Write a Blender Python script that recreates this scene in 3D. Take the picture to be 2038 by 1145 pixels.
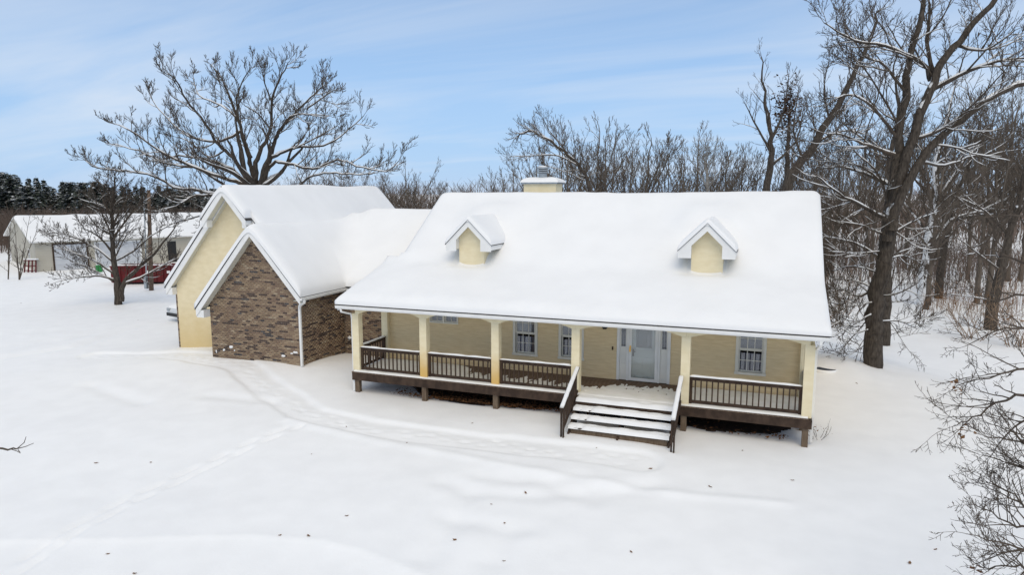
import bpy, math, random
import numpy as np
from mathutils import Vector

# ------------------------------------------------------------------ scene, camera, sky, sun
for o in list(bpy.data.objects): bpy.data.objects.remove(o)
S = bpy.context.scene
COL = S.collection
F, CX, CY = 1359.0, 1019.0, 572.5            # pixels of the 2038 x 1145 photograph
PITCH = math.atan(188/F); YAW = math.radians(20.2); CAMZ = 7.4
cam = bpy.data.cameras.new('camera'); camo = bpy.data.objects.new('camera', cam); COL.objects.link(camo)
camo.location = (0, 0, CAMZ); camo.rotation_euler = (math.pi/2-PITCH, 0, YAW)
cam.sensor_width = 36; cam.lens = 36*F/2038; cam.clip_end = 6000; cam.clip_start = .1
S.camera = camo
SUN_EL, SUN_AZ = math.radians(50), math.radians(158)     # compass-like azimuth measured from +y clockwise
w = bpy.data.worlds.new('World'); S.world = w; w.use_nodes = True
nt = w.node_tree; nt.nodes.clear(); N = nt.nodes.new; L = nt.links.new
sky = N('ShaderNodeTexSky'); sky.sky_type = 'NISHITA'; sky.sun_disc = False
sky.sun_elevation = SUN_EL; sky.sun_rotation = SUN_AZ; sky.air_density = 1.0; sky.dust_density = .2; sky.ozone_density = 3.5; sky.altitude = 300
tc = N('ShaderNodeTexCoord'); sep = N('ShaderNodeSeparateXYZ'); L(tc.outputs['Generated'], sep.inputs[0])
zc = N('ShaderNodeMath'); zc.operation = 'MAXIMUM'; L(sep.outputs[2], zc.inputs[0]); zc.inputs[1].default_value = 0
za = N('ShaderNodeMath'); za.operation = 'ADD'; L(zc.outputs[0], za.inputs[0]); za.inputs[1].default_value = .16
dx = N('ShaderNodeMath'); dx.operation = 'DIVIDE'; L(sep.outputs[0], dx.inputs[0]); L(za.outputs[0], dx.inputs[1])
dy = N('ShaderNodeMath'); dy.operation = 'DIVIDE'; L(sep.outputs[1], dy.inputs[0]); L(za.outputs[0], dy.inputs[1])
cmb = N('ShaderNodeCombineXYZ'); L(dx.outputs[0], cmb.inputs[0]); L(dy.outputs[0], cmb.inputs[1])
mp = N('ShaderNodeMapping'); L(cmb.outputs[0], mp.inputs[0]); mp.inputs['Rotation'].default_value = (0, 0, .55); mp.inputs['Scale'].default_value = (.55, 1.5, 1)
n1 = N('ShaderNodeTexNoise'); L(mp.outputs[0], n1.inputs['Vector']); n1.inputs['Scale'].default_value = .75; n1.inputs['Detail'].default_value = 9; n1.inputs['Roughness'].default_value = .55; n1.inputs['Distortion'].default_value = .5
cr = N('ShaderNodeMapRange'); L(n1.outputs[0], cr.inputs[0]); cr.inputs[1].default_value = .42; cr.inputs[2].default_value = .74; cr.inputs[3].default_value = .0; cr.inputs[4].default_value = .6
# pale haze towards the horizon, thin high cloud that thickens overhead
hz_ = N('ShaderNodeMapRange'); L(zc.outputs[0], hz_.inputs[0]); hz_.inputs[1].default_value = 0; hz_.inputs[2].default_value = .34; hz_.inputs[3].default_value = .85; hz_.inputs[4].default_value = .45; hz_.interpolation_type = 'SMOOTHSTEP'
hm = N('ShaderNodeMix'); hm.data_type = 'RGBA'; L(hz_.outputs[0], hm.inputs[0]); L(sky.outputs[0], hm.inputs[6]); hm.inputs[7].default_value = (3.1, 4.75, 7.3, 1)
ov = N('ShaderNodeMapRange'); L(zc.outputs[0], ov.inputs[0]); ov.inputs[1].default_value = .22; ov.inputs[2].default_value = .75; ov.inputs[3].default_value = 0; ov.inputs[4].default_value = .72; ov.interpolation_type = 'SMOOTHSTEP'
inv = N('ShaderNodeMath'); inv.operation = 'SUBTRACT'; inv.inputs[0].default_value = 1; L(cr.outputs[0], inv.inputs[1])
inv2 = N('ShaderNodeMath'); inv2.operation = 'SUBTRACT'; inv2.inputs[0].default_value = 1; L(ov.outputs[0], inv2.inputs[1])
pr = N('ShaderNodeMath'); pr.operation = 'MULTIPLY'; L(inv.outputs[0], pr.inputs[0]); L(inv2.outputs[0], pr.inputs[1])
cf = N('ShaderNodeMath'); cf.operation = 'SUBTRACT'; cf.inputs[0].default_value = 1; L(pr.outputs[0], cf.inputs[1])
mix = N('ShaderNodeMix'); mix.data_type = 'RGBA'; L(cf.outputs[0], mix.inputs[0]); L(hm.outputs[2], mix.inputs[6]); mix.inputs[7].default_value = (6.6, 6.9, 7.3, 1)
bg = N('ShaderNodeBackground'); bg.inputs[1].default_value = .11; L(mix.outputs[2], bg.inputs[0])
wo = N('ShaderNodeOutputWorld'); L(bg.outputs[0], wo.inputs[0])
sun = bpy.data.lights.new('sun', 'SUN'); sun.energy = 1.3; sun.angle = math.radians(45); sun.color = (1, .85, .62)
suno = bpy.data.objects.new('sun', sun); COL.objects.link(suno); suno.location = (0, -20, 60)
sd = Vector((math.sin(SUN_AZ)*math.cos(SUN_EL), math.cos(SUN_AZ)*math.cos(SUN_EL), math.sin(SUN_EL)))
suno.rotation_euler = sd.to_track_quat('Z', 'Y').to_euler()
S.view_settings.view_transform = 'Standard'; S.view_settings.look = 'None'; S.view_settings.gamma = 1; S.view_settings.exposure = .177
S.render.engine = 'CYCLES'; S.render.resolution_x = 1024; S.render.resolution_y = 576

# ------------------------------------------------------------------ helpers
FW = np.array([-math.sin(YAW)*math.cos(PITCH), math.cos(YAW)*math.cos(PITCH), -math.sin(PITCH)])
RT = np.array([math.cos(YAW), math.sin(YAW), 0]); UP = np.cross(RT, FW); CAM = np.array([0, 0, CAMZ])
FH = np.array([-math.sin(YAW), math.cos(YAW), 0])
def ray(x, y): return FW*F+RT*(x-CX)-UP*(y-CY)
def onz(x, y, z): d = ray(x, y); return CAM+d*(z-CAMZ)/d[2]
def ony(x, y, Y): d = ray(x, y); return CAM+d*Y/d[1]
def ond(x, y, D): d = ray(x, y); return CAM+d*D/(d@FH)      # at horizontal distance D along the view
def depth(P): return float((np.array(P)-CAM)@FH)

def tag(o, label=None, cat=None, group=None, kind=None):
    if label: o['label'] = label
    if cat: o['category'] = cat
    if group: o['group'] = group
    if kind: o['kind'] = kind
    return o
def empty(name, loc, label, cat, group=None):
    o = bpy.data.objects.new(name, None); COL.objects.link(o); o.location = loc; o.empty_display_size = .2
    return tag(o, label, cat, group)
def link(name, me, m=None, parent=None, smooth=False):
    o = bpy.data.objects.new(name, me); COL.objects.link(o)
    if m is not None and len(me.materials) == 0: me.materials.append(m)
    if parent is not None:
        o.parent = parent
        p = parent
        off = Vector((0, 0, 0))
        while p is not None: off += p.location; p = p.parent
        o.location = -off                     # mesh data stays in world coordinates
    if smooth: me.shade_smooth()
    return o
def mesh_np(name, V, Q, T=None):
    """V (n,3), Q (m,4) quads, T (k,3) triangles"""
    me = bpy.data.meshes.new(name); V = np.asarray(V, np.float32); Q = np.asarray(Q, np.int32).reshape(-1, 4)
    T = np.zeros((0, 3), np.int32) if T is None else np.asarray(T, np.int32).reshape(-1, 3)
    me.vertices.add(len(V)); me.vertices.foreach_set('co', V.ravel())
    nl = Q.size+T.size; me.loops.add(nl); me.loops.foreach_set('vertex_index', np.concatenate([Q.ravel(), T.ravel()]).astype(np.int32))
    st = np.concatenate([np.arange(len(Q))*4, Q.size+np.arange(len(T))*3]).astype(np.int32)
    me.polygons.add(len(st)); me.polygons.foreach_set('loop_start', st)
    me.update(calc_edges=True); return me
class MB:
    def __init__(s): s.v = []; s.f = []
    def box(s, x0, x1, y0, y1, z0, z1):
        b = len(s.v)
        s.v += [(x0,y0,z0),(x1,y0,z0),(x1,y1,z0),(x0,y1,z0),(x0,y0,z1),(x1,y0,z1),(x1,y1,z1),(x0,y1,z1)]
        s.f += [tuple(b+i for i in q) for q in ((0,3,2,1),(4,5,6,7),(0,1,5,4),(1,2,6,5),(2,3,7,6),(3,0,4,7))]
        return s
    def prism(s, poly, axis, a, b_):
        """polygon (u,w) extruded along axis from a to b_: axis y -> (x,z), axis x -> (y,z), axis z -> (x,y)"""
        def P(u, w_, t): return {'y': (u, t, w_), 'x': (t, u, w_), 'z': (u, w_, t)}[axis]
        n = len(poly); b = len(s.v)
        s.v += [P(u, w_, a) for u, w_ in poly]+[P(u, w_, b_) for u, w_ in poly]
        s.f.append(tuple(range(b, b+n))); s.f.append(tuple(range(b+2*n-1, b+n-1, -1)))
        for i in range(n): j = (i+1) % n; s.f.append((b+j, b+i, b+n+i, b+n+j))
        return s
    def beam(s, A, B, wx, h):
        """bar from A to B with width wx (horizontal) and height h"""
        A = Vector(A); B = Vector(B); d = (B-A).normalized(); side = d.cross(Vector((0,0,1)))
        if side.length < 1e-4: side = Vector((1,0,0))
        side.normalize(); u = side.cross(d).normalized(); b = len(s.v)
        for P in (A, B):
            for i, j in ((-1,-1),(1,-1),(1,1),(-1,1)): s.v.append(tuple(P+side*i*wx/2+u*j*h/2))
        s.f += [tuple(b+i for i in q) for q in ((0,1,2,3),(7,6,5,4),(0,4,5,1),(1,5,6,2),(2,6,7,3),(3,7,4,0))]
        return s
    def mesh(s, name='m'):
        me = bpy.data.meshes.new(name); me.from_pydata(s.v, [], s.f)
        import bmesh
        bm = bmesh.new(); bm.from_mesh(me); bmesh.ops.recalc_face_normals(bm, faces=bm.faces); bm.to_mesh(me); bm.free(); me.update()
        return me
    def build(s, name, m, parent=None, smooth=False): return link(name, s.mesh(name), m, parent, smooth)
def boxpart(name, m, parent, *a): return MB().box(*a).build(name, m, parent)

def vnoise(x, y, seed=0):
    """smooth value noise in numpy, -1..1"""
    xi = np.floor(x).astype(np.int64); yi = np.floor(y).astype(np.int64); fx = x-xi; fy = y-yi
    fx = fx*fx*(3-2*fx); fy = fy*fy*(3-2*fy)
    def h(a, b):
        n = (a*374761393+b*668265263+seed*974634777) & 0xffffffff
        n = ((n ^ (n >> 13))*1274126177) & 0xffffffff
        return ((n ^ (n >> 16)) & 0xffff)/32767.5-1
    return (h(xi,yi)*(1-fx)+h(xi+1,yi)*fx)*(1-fy)+(h(xi,yi+1)*(1-fx)+h(xi+1,yi+1)*fx)*fy
def sstep(a, b, x): t = np.clip((x-a)/(b-a), 0, 1); return t*t*(3-2*t)

# ------------------------------------------------------------------ materials
def mat(name, col, rough=.8, col2=None, nscale=5., nvec=(1,1,1), bump=0., bscale=None, bdist=.01, detail=5, spec=.3, metal=0, ramp=(.35,.65), coords='Object'):
    m = bpy.data.materials.new(name); m.use_nodes = True; t = m.node_tree; b = t.nodes['Principled BSDF']
    b.inputs['Roughness'].default_value = rough; b.inputs['Specular IOR Level'].default_value = spec; b.inputs['Metallic'].default_value = metal
    b.inputs['Base Color'].default_value = (*col, 1)
    if col2 is not None or bump:
        c = t.nodes.new('ShaderNodeTexCoord'); mpn = t.nodes.new('ShaderNodeMapping'); mpn.inputs['Scale'].default_value = nvec
        t.links.new(c.outputs[coords], mpn.inputs[0])
    if col2 is not None:
        n = t.nodes.new('ShaderNodeTexNoise'); n.inputs['Scale'].default_value = nscale; n.inputs['Detail'].default_value = detail
        t.links.new(mpn.outputs[0], n.inputs['Vector'])
        r = t.nodes.new('ShaderNodeMapRange'); r.inputs[1].default_value = ramp[0]; r.inputs[2].default_value = ramp[1]; t.links.new(n.outputs[0], r.inputs[0])
        x = t.nodes.new('ShaderNodeMix'); x.data_type = 'RGBA'; x.inputs[6].default_value = (*col, 1); x.inputs[7].default_value = (*col2, 1)
        t.links.new(r.outputs[0], x.inputs[0]); t.links.new(x.outputs[2], b.inputs['Base Color'])
        m['mix'] = x.name
    if bump:
        n2 = t.nodes.new('ShaderNodeTexNoise'); n2.inputs['Scale'].default_value = bscale or nscale; n2.inputs['Detail'].default_value = 6
        t.links.new(mpn.outputs[0], n2.inputs['Vector'])
        bp = t.nodes.new('ShaderNodeBump'); bp.inputs['Strength'].default_value = bump; bp.inputs['Distance'].default_value = bdist
        t.links.new(n2.outputs[0], bp.inputs['Height']); t.links.new(bp.outputs[0], b.inputs['Normal'])
    return m
M = {}
M['snow'] = mat('snow', (.84,.845,.85), .55, (.875,.88,.885), 1.2, bump=.25, bscale=14, bdist=.012, spec=.25)
M['roofsnow'] = mat('roof_snow', (.80,.805,.81), .55, (.83,.835,.84), .8, bump=.15, bscale=9, bdist=.01, spec=.25)
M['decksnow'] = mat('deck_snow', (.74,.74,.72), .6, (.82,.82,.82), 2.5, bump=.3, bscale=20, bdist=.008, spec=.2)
M['stucco'] = mat('stucco', (.70,.55,.33), .9, (.78,.63,.40), 2.2, (1,1,7), bump=.9, bscale=4.5, bdist=.022, spec=.15)
M['stuccop'] = mat('stucco_post', (.75,.655,.44), .9, (.80,.71,.50), 3, (1,1,2), bump=.5, bscale=14, bdist=.008, spec=.15)
def stain(name, base, col, z0, z1, amt):
    """a yellow water stain with its own ragged edge, low on the piece"""
    m = base.copy(); m.name = name; t = m.node_tree; b = t.nodes['Principled BSDF']; src = b.inputs['Base Color'].links[0].from_socket
    c = t.nodes.new('ShaderNodeTexCoord'); s = t.nodes.new('ShaderNodeSeparateXYZ'); t.links.new(c.outputs['Object'], s.inputs[0])
    n = t.nodes.new('ShaderNodeTexNoise'); n.inputs['Scale'].default_value = 1.3; t.links.new(c.outputs['Object'], n.inputs['Vector'])
    a = t.nodes.new('ShaderNodeMath'); a.operation = 'MULTIPLY_ADD'; t.links.new(n.outputs[0], a.inputs[0]); a.inputs[1].default_value = .6; t.links.new(s.outputs[2], a.inputs[2])
    r = t.nodes.new('ShaderNodeMapRange'); r.inputs[1].default_value = z0+.3; r.inputs[2].default_value = z1+.3; r.inputs[3].default_value = amt; r.inputs[4].default_value = 0; r.interpolation_type = 'SMOOTHSTEP'
    t.links.new(a.outputs[0], r.inputs[0])
    x = t.nodes.new('ShaderNodeMix'); x.data_type = 'RGBA'; t.links.new(r.outputs[0], x.inputs[0]); t.links.new(src, x.inputs[6]); x.inputs[7].default_value = (*col, 1)
    t.links.new(x.outputs[2], b.inputs['Base Color']); return m
M['stuccog'] = stain('stucco_garage', mat('stucco_g', (.72,.62,.41), .9, (.78,.68,.47), 2.5, (1,1,2), bump=.6, bscale=9, bdist=.015, spec=.15), (.60,.43,.17), .2, 3.0, .6)
M['postst'] = stain('stucco_post_stained', M['stuccop'], (.64,.40,.11), 1.0, 2.2, .9)
M['white'] = mat('white_trim', (.80,.80,.785), .5, (.74,.74,.73), 3, spec=.35)
def ribbed(m, scale):
    t = m.node_tree; b = t.nodes['Principled BSDF']; c = t.nodes.new('ShaderNodeTexCoord'); w_ = t.nodes.new('ShaderNodeTexWave'); w_.bands_direction = 'Z'; w_.wave_profile = 'SAW'; w_.inputs['Scale'].default_value = scale
    t.links.new(c.outputs['Object'], w_.inputs['Vector']); bp = t.nodes.new('ShaderNodeBump'); bp.inputs['Strength'].default_value = 1; bp.inputs['Distance'].default_value = .03; t.links.new(w_.outputs[0], bp.inputs['Height']); t.links.new(bp.outputs[0], b.inputs['Normal']); return m
M['soffit'] = ribbed(mat('soffit_cream', (.66,.64,.54), .7, (.60,.59,.52), 8), 2.2)
M['shingle'] = mat('shingle', (.035,.033,.035), .9, (.07,.065,.06), 20)
M['wood'] = mat('deck_wood', (.034,.020,.013), .75, (.066,.041,.027), 6, (1,1,.6), bump=.3, bscale=30, bdist=.004)
M['woodg'] = mat('weathered_wood', (.11,.075,.05), .85, (.17,.125,.085), 6, (3,3,.5), bump=.4, bscale=20, bdist=.004)
M['plank'] = mat('deck_plank', (.10,.065,.045), .85, (.17,.12,.085), 4, (6,.7,1), bump=.3, bscale=12, bdist=.003)
M['dark'] = mat('dark_interior', (.012,.012,.014), .9)
M['mortar'] = mat('mortar', (.32,.255,.19), .95, (.38,.31,.235), 8, bump=.3, bscale=60, bdist=.004)
M['bricks'] = [mat('brick_'+n, c, .9, c2, 3, bump=.4, bscale=70, bdist=.003, spec=.15) for n, c, c2 in (
    ('brown',(.235,.165,.11),(.29,.21,.145)), ('tan',(.29,.215,.145),(.36,.27,.185)), ('umber',(.185,.125,.09),(.23,.16,.115)),
    ('dark',(.068,.048,.042),(.10,.072,.062)), ('slate',(.06,.055,.06),(.10,.095,.10)), ('sand',(.34,.27,.19),(.40,.32,.23)))]
M['curtain'] = mat('curtain', (.24,.24,.29), .9, (.15,.15,.19), 5, (10,1,.5))
M['pane_backing'] = mat('pane_backing', (.24,.255,.28), .8, (.20,.215,.24), 1)  # plain grey-blue for the flat panels behind window and door panes
M['sash'] = mat('sash', (.74,.71,.63), .5, (.68,.66,.59), 5)
M['door'] = mat('door_paint', (.78,.765,.71), .45, (.73,.715,.67), 2, spec=.4)
M['brass'] = mat('brass', (.75,.45,.08), .3, metal=1)
M['black'] = mat('black_metal', (.02,.02,.02), .5)
M['galv'] = mat('galvanised', (.42,.45,.47), .4, (.32,.35,.37), 6, metal=.6)
M['lead'] = mat('lead_came', (.06,.06,.065), .5)
def glass(name, tint=(.9,.92,.95), refl=.09):
    m = bpy.data.materials.new(name); m.use_nodes = True; t = m.node_tree; t.nodes.clear()
    o = t.nodes.new('ShaderNodeOutputMaterial'); a = t.nodes.new('ShaderNodeBsdfTransparent'); g = t.nodes.new('ShaderNodeBsdfGlossy'); x = t.nodes.new('ShaderNodeMixShader')
    a.inputs[0].default_value = (*tint, 1); g.inputs['Roughness'].default_value = .03; x.inputs[0].default_value = refl
    t.links.new(a.outputs[0], x.inputs[1]); t.links.new(g.outputs[0], x.inputs[2]); t.links.new(x.outputs[0], o.inputs[0]); return m
M['glass'] = glass('window_glass'); M['storm'] = glass('storm_glass', (.86,.89,.9), .12)
M['bark'] = mat('bark', (.045,.038,.032), .95, (.10,.084,.07), 5, (3,3,.7), bump=1, bscale=7, bdist=.05, spec=.1)
M['twig'] = mat('twig_bark', (.065,.053,.044), .95, (.11,.09,.073), 2, spec=.1)
M['brush'] = mat('brush_bark', (.12,.088,.07), .95, (.20,.155,.13), .12, spec=.1)
M['wtwig'] = mat('woodland_bark', (.105,.085,.07), .95, (.17,.145,.12), .4, spec=.1)
M['birch'] = mat('pale_bark', (.30,.29,.27), .9, (.16,.145,.13), 4, (1,1,2), spec=.1)
M['leaf'] = mat('dead_leaf', (.13,.06,.025), .8, (.23,.12,.05), 9)
M['litter'] = mat('leaf_litter', (.11,.048,.02), .95, (.20,.095,.04), 3)
M['soil'] = mat('soil', (.022,.015,.011), 1, (.05,.03,.02), 6, bump=.8, bscale=20, bdist=.03)
M['siding'] = mat('vinyl_siding', (.44,.41,.34), .7, (.50,.47,.40), .6)
M['garage_door'] = mat('overhead_door', (.55,.57,.60), .6, (.5,.52,.55), 2)
M['red'] = mat('red_paint', (.13,.009,.011), .6, (.085,.008,.009), 2)
M['pole'] = mat('pole_wood', (.11,.075,.055), .95, (.17,.125,.095), 5, (4,4,.4))
M['carwhite'] = mat('car_paint', (.60,.62,.64), .25, spec=.6)
M['tyre'] = mat('tyre', (.015,.015,.016), .9)
M['carglass'] = mat('car_glass', (.015,.017,.02), .08, spec=.7)
M['green'] = mat('green_plastic', (.03,.22,.06), .6)
M['leafdark'] = mat('clinging_leaf', (.045,.028,.02), .9, (.10,.055,.035), 3)
def snowy(name, base, col, thr, soft):
    """needles or bark with snow lying on whatever faces up"""
    m = base.copy(); m.name = name; t = m.node_tree; b = t.nodes['Principled BSDF']; src = b.inputs['Base Color'].links[0].from_socket
    g = t.nodes.new('ShaderNodeNewGeometry'); s = t.nodes.new('ShaderNodeSeparateXYZ'); t.links.new(g.outputs['True Normal'], s.inputs[0])
    a = t.nodes.new('ShaderNodeMath'); a.operation = 'ABSOLUTE'; t.links.new(s.outputs[2], a.inputs[0])
    c = t.nodes.new('ShaderNodeTexCoord'); n = t.nodes.new('ShaderNodeTexNoise'); n.inputs['Scale'].default_value = 1.1; t.links.new(c.outputs['Object'], n.inputs['Vector'])
    k = t.nodes.new('ShaderNodeMath'); k.operation = 'MULTIPLY_ADD'; t.links.new(n.outputs[0], k.inputs[0]); k.inputs[1].default_value = .9; t.links.new(a.outputs[0], k.inputs[2])
    r = t.nodes.new('ShaderNodeMapRange'); r.inputs[1].default_value = thr; r.inputs[2].default_value = thr+soft; t.links.new(k.outputs[0], r.inputs[0])
    x = t.nodes.new('ShaderNodeMix'); x.data_type = 'RGBA'; t.links.new(r.outputs[0], x.inputs[0]); t.links.new(src, x.inputs[6]); x.inputs[7].default_value = (*col, 1)
    t.links.new(x.outputs[2], b.inputs['Base Color']); return m
M['needle'] = snowy('snowy_needles', mat('needles', (.036,.048,.040), .9, (.075,.088,.068), 1.5), (.7,.72,.75), 1.36, .2)

def plastered(name, base, dirn, thr):
    """bark with wind-blown snow stuck in patches to one side of the trunk"""
    m = base.copy(); m.name = name; t = m.node_tree; b = t.nodes['Principled BSDF']; src = b.inputs['Base Color'].links[0].from_socket
    g = t.nodes.new('ShaderNodeNewGeometry'); d = t.nodes.new('ShaderNodeVectorMath'); d.operation = 'DOT_PRODUCT'; t.links.new(g.outputs['True Normal'], d.inputs[0]); d.inputs[1].default_value = dirn
    c = t.nodes.new('ShaderNodeTexCoord'); n = t.nodes.new('ShaderNodeTexNoise'); n.inputs['Scale'].default_value = 1.6; n.inputs['Detail'].default_value = 6; t.links.new(c.outputs['Object'], n.inputs['Vector'])
    k = t.nodes.new('ShaderNodeMath'); k.operation = 'MULTIPLY_ADD'; t.links.new(n.outputs[0], k.inputs[0]); k.inputs[1].default_value = 1.8; t.links.new(d.outputs['Value'], k.inputs[2])
    r = t.nodes.new('ShaderNodeMapRange'); r.inputs[1].default_value = thr; r.inputs[2].default_value = thr+.08; t.links.new(k.outputs[0], r.inputs[0])
    x = t.nodes.new('ShaderNodeMix'); x.data_type = 'RGBA'; t.links.new(r.outputs[0], x.inputs[0]); t.links.new(src, x.inputs[6]); x.inputs[7].default_value = (.78,.79,.80,1)
    t.links.new(x.outputs[2], b.inputs['Base Color']); return m
M['barksnow'] = plastered('snow_plastered_bark', M['bark'], (-.75,-.45,.35), 1.22)
M['barksnow2'] = plastered('lightly_plastered_bark', M['bark'], (-.75,-.45,.35), 2.0)
M['tan'] = mat('tan_shrub_bark', (.20,.135,.09), .9, (.30,.21,.14), 3)
# ------------------------------------------------------------------ ground
CREST_A = np.array([2.2, 37.0]); CREST_B = np.array([9.0, 26.0])
def seg_d(x, y, pts):
    best = np.full(np.shape(x), 1e9); sgn = np.zeros(np.shape(x)); al = np.zeros(np.shape(x)); acc = 0
    for a, b in zip(pts[:-1], pts[1:]):
        ax, ay = a[0], a[1]; ex, ey = b[0]-ax, b[1]-ay; l2 = ex*ex+ey*ey; l = math.sqrt(l2)
        t = np.clip(((x-ax)*ex+(y-ay)*ey)/l2, 0, 1); px, py = x-ax-t*ex, y-ay-t*ey; d = np.hypot(px, py)
        k = d < best; sg = np.sign(ex*(y-ay)-ey*(x-ax))
        sgn = np.where(k, sg, sgn); al = np.where(k, acc+t*l, al); best = np.where(k, d, best); acc += l
    return best, sgn, al
def pxl(pts, z=.05): return [onz(a, b, z)[:2] for a, b in pts]
WALK = pxl([(1270,915),(1100,893),(900,872),(720,848),(610,822),(545,782),(480,742),(340,716),(190,706)])
EDGE = pxl([(575,838),(700,868),(1000,925),(1300,976),(1560,1000)])
CURVE = pxl([(-60,1080),(250,1074),(500,1066),(640,1078),(740,1105),(860,1160)])
FURROWS = [pxl(p) for p in ([(885,958),(960,978),(1070,985),(1180,972)], [(900,1030),(970,1044),(1050,1050)], [(930,985),(900,1040),(850,1110)], [(1010,1060),(985,1115)], [(1100,965),(1180,990),(1300,960)], [(960,945),(1040,955),(1150,950)], [(180,765),(280,800)], [(420,790),(540,800)])]
TYRES = [pxl(p) for p in ([(-60,722),(150,690),(300,640),(345,610)], [(-60,700),(150,672),(290,630),(330,606)], [(-20,665),(160,655),(300,625)])]
rng0 = random.Random(5)
dash_line = pxl([(20,1135),(130,1065),(260,990),(400,925),(520,875),(600,845)])
def along(pts, n):
    pts = [np.array(p) for p in pts]; ls = [np.linalg.norm(b-a) for a, b in zip(pts[:-1], pts[1:])]; tot = sum(ls); out = []
    for i in range(n):
        s = (i+.5)/n*tot
        for a, b, l in zip(pts[:-1], pts[1:], ls):
            if s <= l: out.append((a+(b-a)*s/l, (b-a)/l)); break
            s -= l
    return out
DASH = []
for i, (p, t) in enumerate(along(dash_line, 17)):
    nrm = np.array([-t[1], t[0]])*(.17 if i % 2 else -.17); DASH.append((p+nrm, t, rng0.uniform(.3, .55)))
STEPS = []
for i, (p, t) in enumerate(along(WALK, 90)):
    nrm = np.array([-t[1], t[0]]); STEPS.append((p+nrm*(rng0.uniform(-.2,.2)+(.13 if i % 2 else -.13)), t, rng0.uniform(.12,.20)))
def ground(x, y):
    x = np.asarray(x, float); y = np.asarray(y, float)
    z = .06*np.exp(-(((x+6)/11)**2+((y-21)/4)**2))
    z += .52*np.exp(-(((x+20.2)/5.6)**2+((y-23.3)/3.4)**2))
    e = CREST_B-CREST_A; nn = np.array([e[1], -e[0]])/np.hypot(*e)
    s = (x-CREST_A[0])*(-nn[0])*-1+(y-CREST_A[1])*nn[1]
    s = -( (x-CREST_A[0])*nn[0]+(y-CREST_A[1])*nn[1] )
    z -= 1.25*sstep(-.4, 6, s+.6*vnoise(x*.25, y*.25, 3))
    z += .45*np.exp(-(((x-3.1)/1.5)**2+((y-31.5)/2.2)**2))
    r = np.hypot(x, y)
    amp = sstep(5, 14, r)
    z += .055*vnoise(x*.21, y*.23, 1)+.022*vnoise(x*.6+3, y*.7, 2)+.006*vnoise(x*1.9, y*2.1, 4)
    z += .35*vnoise(x*.03, y*.03, 9)*sstep(45, 90, r)
    near = (x > -42) & (x < 14) & (y > 4) & (y < 46)
    if near.any():
        X = x[near]; Y = y[near]; D = np.zeros(X.shape)
        d, sg, al = seg_d(X, Y, WALK); D -= .085*(1-sstep(.5, .78, d+.08*vnoise(X*1.3, Y*1.3, 7)))
        d, sg, al = seg_d(X, Y, EDGE); D += .05*np.exp(-(d/.22)**2)
        d, sg, al = seg_d(X, Y, CURVE); D += np.where(sg < 0, -.075*(1-np.exp(-(d/.35)))*np.exp(-d/5), .02*np.exp(-d/.3))
        for fu in FURROWS: d, sg, al = seg_d(X, Y, fu); D += -.05*np.exp(-(d/.32)**2)+.012*np.exp(-((d-.6)/.3)**2)
        for fu in TYRES: d, sg, al = seg_d(X, Y, fu); D += -.07*np.exp(-(d/.3)**2)+.02*np.exp(-((d-.6)/.3)**2)
        for p, t, l in DASH:
            a = (X-p[0])*t[0]+(Y-p[1])*t[1]; b = -(X-p[0])*t[1]+(Y-p[1])*t[0]; D -= .06*np.exp(-(a/l)**4-(b/.10)**4)
        for p, t, l in STEPS:
            a = (X-p[0])*t[0]+(Y-p[1])*t[1]; b = -(X-p[0])*t[1]+(Y-p[1])*t[0]; q = np.exp(-(a/l)**4-(b/.10)**4); D += -.038*q*(.5+.8*((l*97) % 1))+.022*np.exp(-(a/(l+.14))**2-(b/.24)**2)
        z[near] += D
    return z
def gz(x, y): return float(ground(np.array([x]), np.array([y]))[0])
def axis(lo, a, b, hi, step, grow=1.13):
    c = list(np.arange(a, b, step)); s = step; q = c[-1]
    while q < hi: s *= grow; q += s; c.append(q)
    s = step; q = c[0]; pre = []
    while q > lo: s *= grow; q -= s; pre.append(q)
    return np.array(pre[::-1]+c)
gx = axis(-2500, -30, 7, 2500, .085); gy = axis(-400, 7.5, 24.5, 3500, .085)
GX, GY = np.meshgrid(gx, gy); GZ = ground(GX.ravel(), GY.ravel()).reshape(GX.shape)
def grid_quads(ny, nx):
    i = np.arange((ny-1)*nx).reshape(ny-1, nx)[:, :-1].ravel(); return np.stack([i, i+1, i+nx+1, i+nx], 1)
me = mesh_np('snow_ground', np.stack([GX.ravel(), GY.ravel(), GZ.ravel()], 1), grid_quads(*GX.shape))
tag(link('snow_ground', me, M['snow'], smooth=True), 'wide snow covered yard with footprints and faint tracks', kind='structure')

# ------------------------------------------------------------------ house
WALL = 23.2; DZ = .9
house = empty('house', (-6, 23, 0), 'cream stucco house with snowy roof, dormers, front porch and brick garage wing', 'house')
def hp(mb, name, m, parent=house, smooth=False): return mb.build(name, M[m] if isinstance(m, str) else m, parent, smooth)
def holed(x0, x1, z0, z1, holes, y0, y1):
    xs = sorted({x0, x1, *[h[0] for h in holes], *[h[1] for h in holes]}); zs = sorted({z0, z1, *[h[2] for h in holes], *[h[3] for h in holes]}); mb = MB()
    for a, b in zip(xs[:-1], xs[1:]):
        for c, d in zip(zs[:-1], zs[1:]):
            if not any(h[0] <= (a+b)/2 <= h[1] and h[2] <= (c+d)/2 <= h[3] for h in holes): mb.box(a, b, y0, y1, c, d)
    return mb
WINS = [(-8.47,-7.56,1.50,3.06), (-6.72,-5.83,1.50,3.06), (-.66,.25,1.50,3.06)]
HWIN = (-11.93,-10.70,2.46,3.06); DOOR = (-4.60,-2.80,.86,3.10)
hp(holed(-13.85, 1.45, -.3, 3.32, WINS+[HWIN, DOOR], WALL, WALL+.2), 'front_wall', 'stucco')
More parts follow.
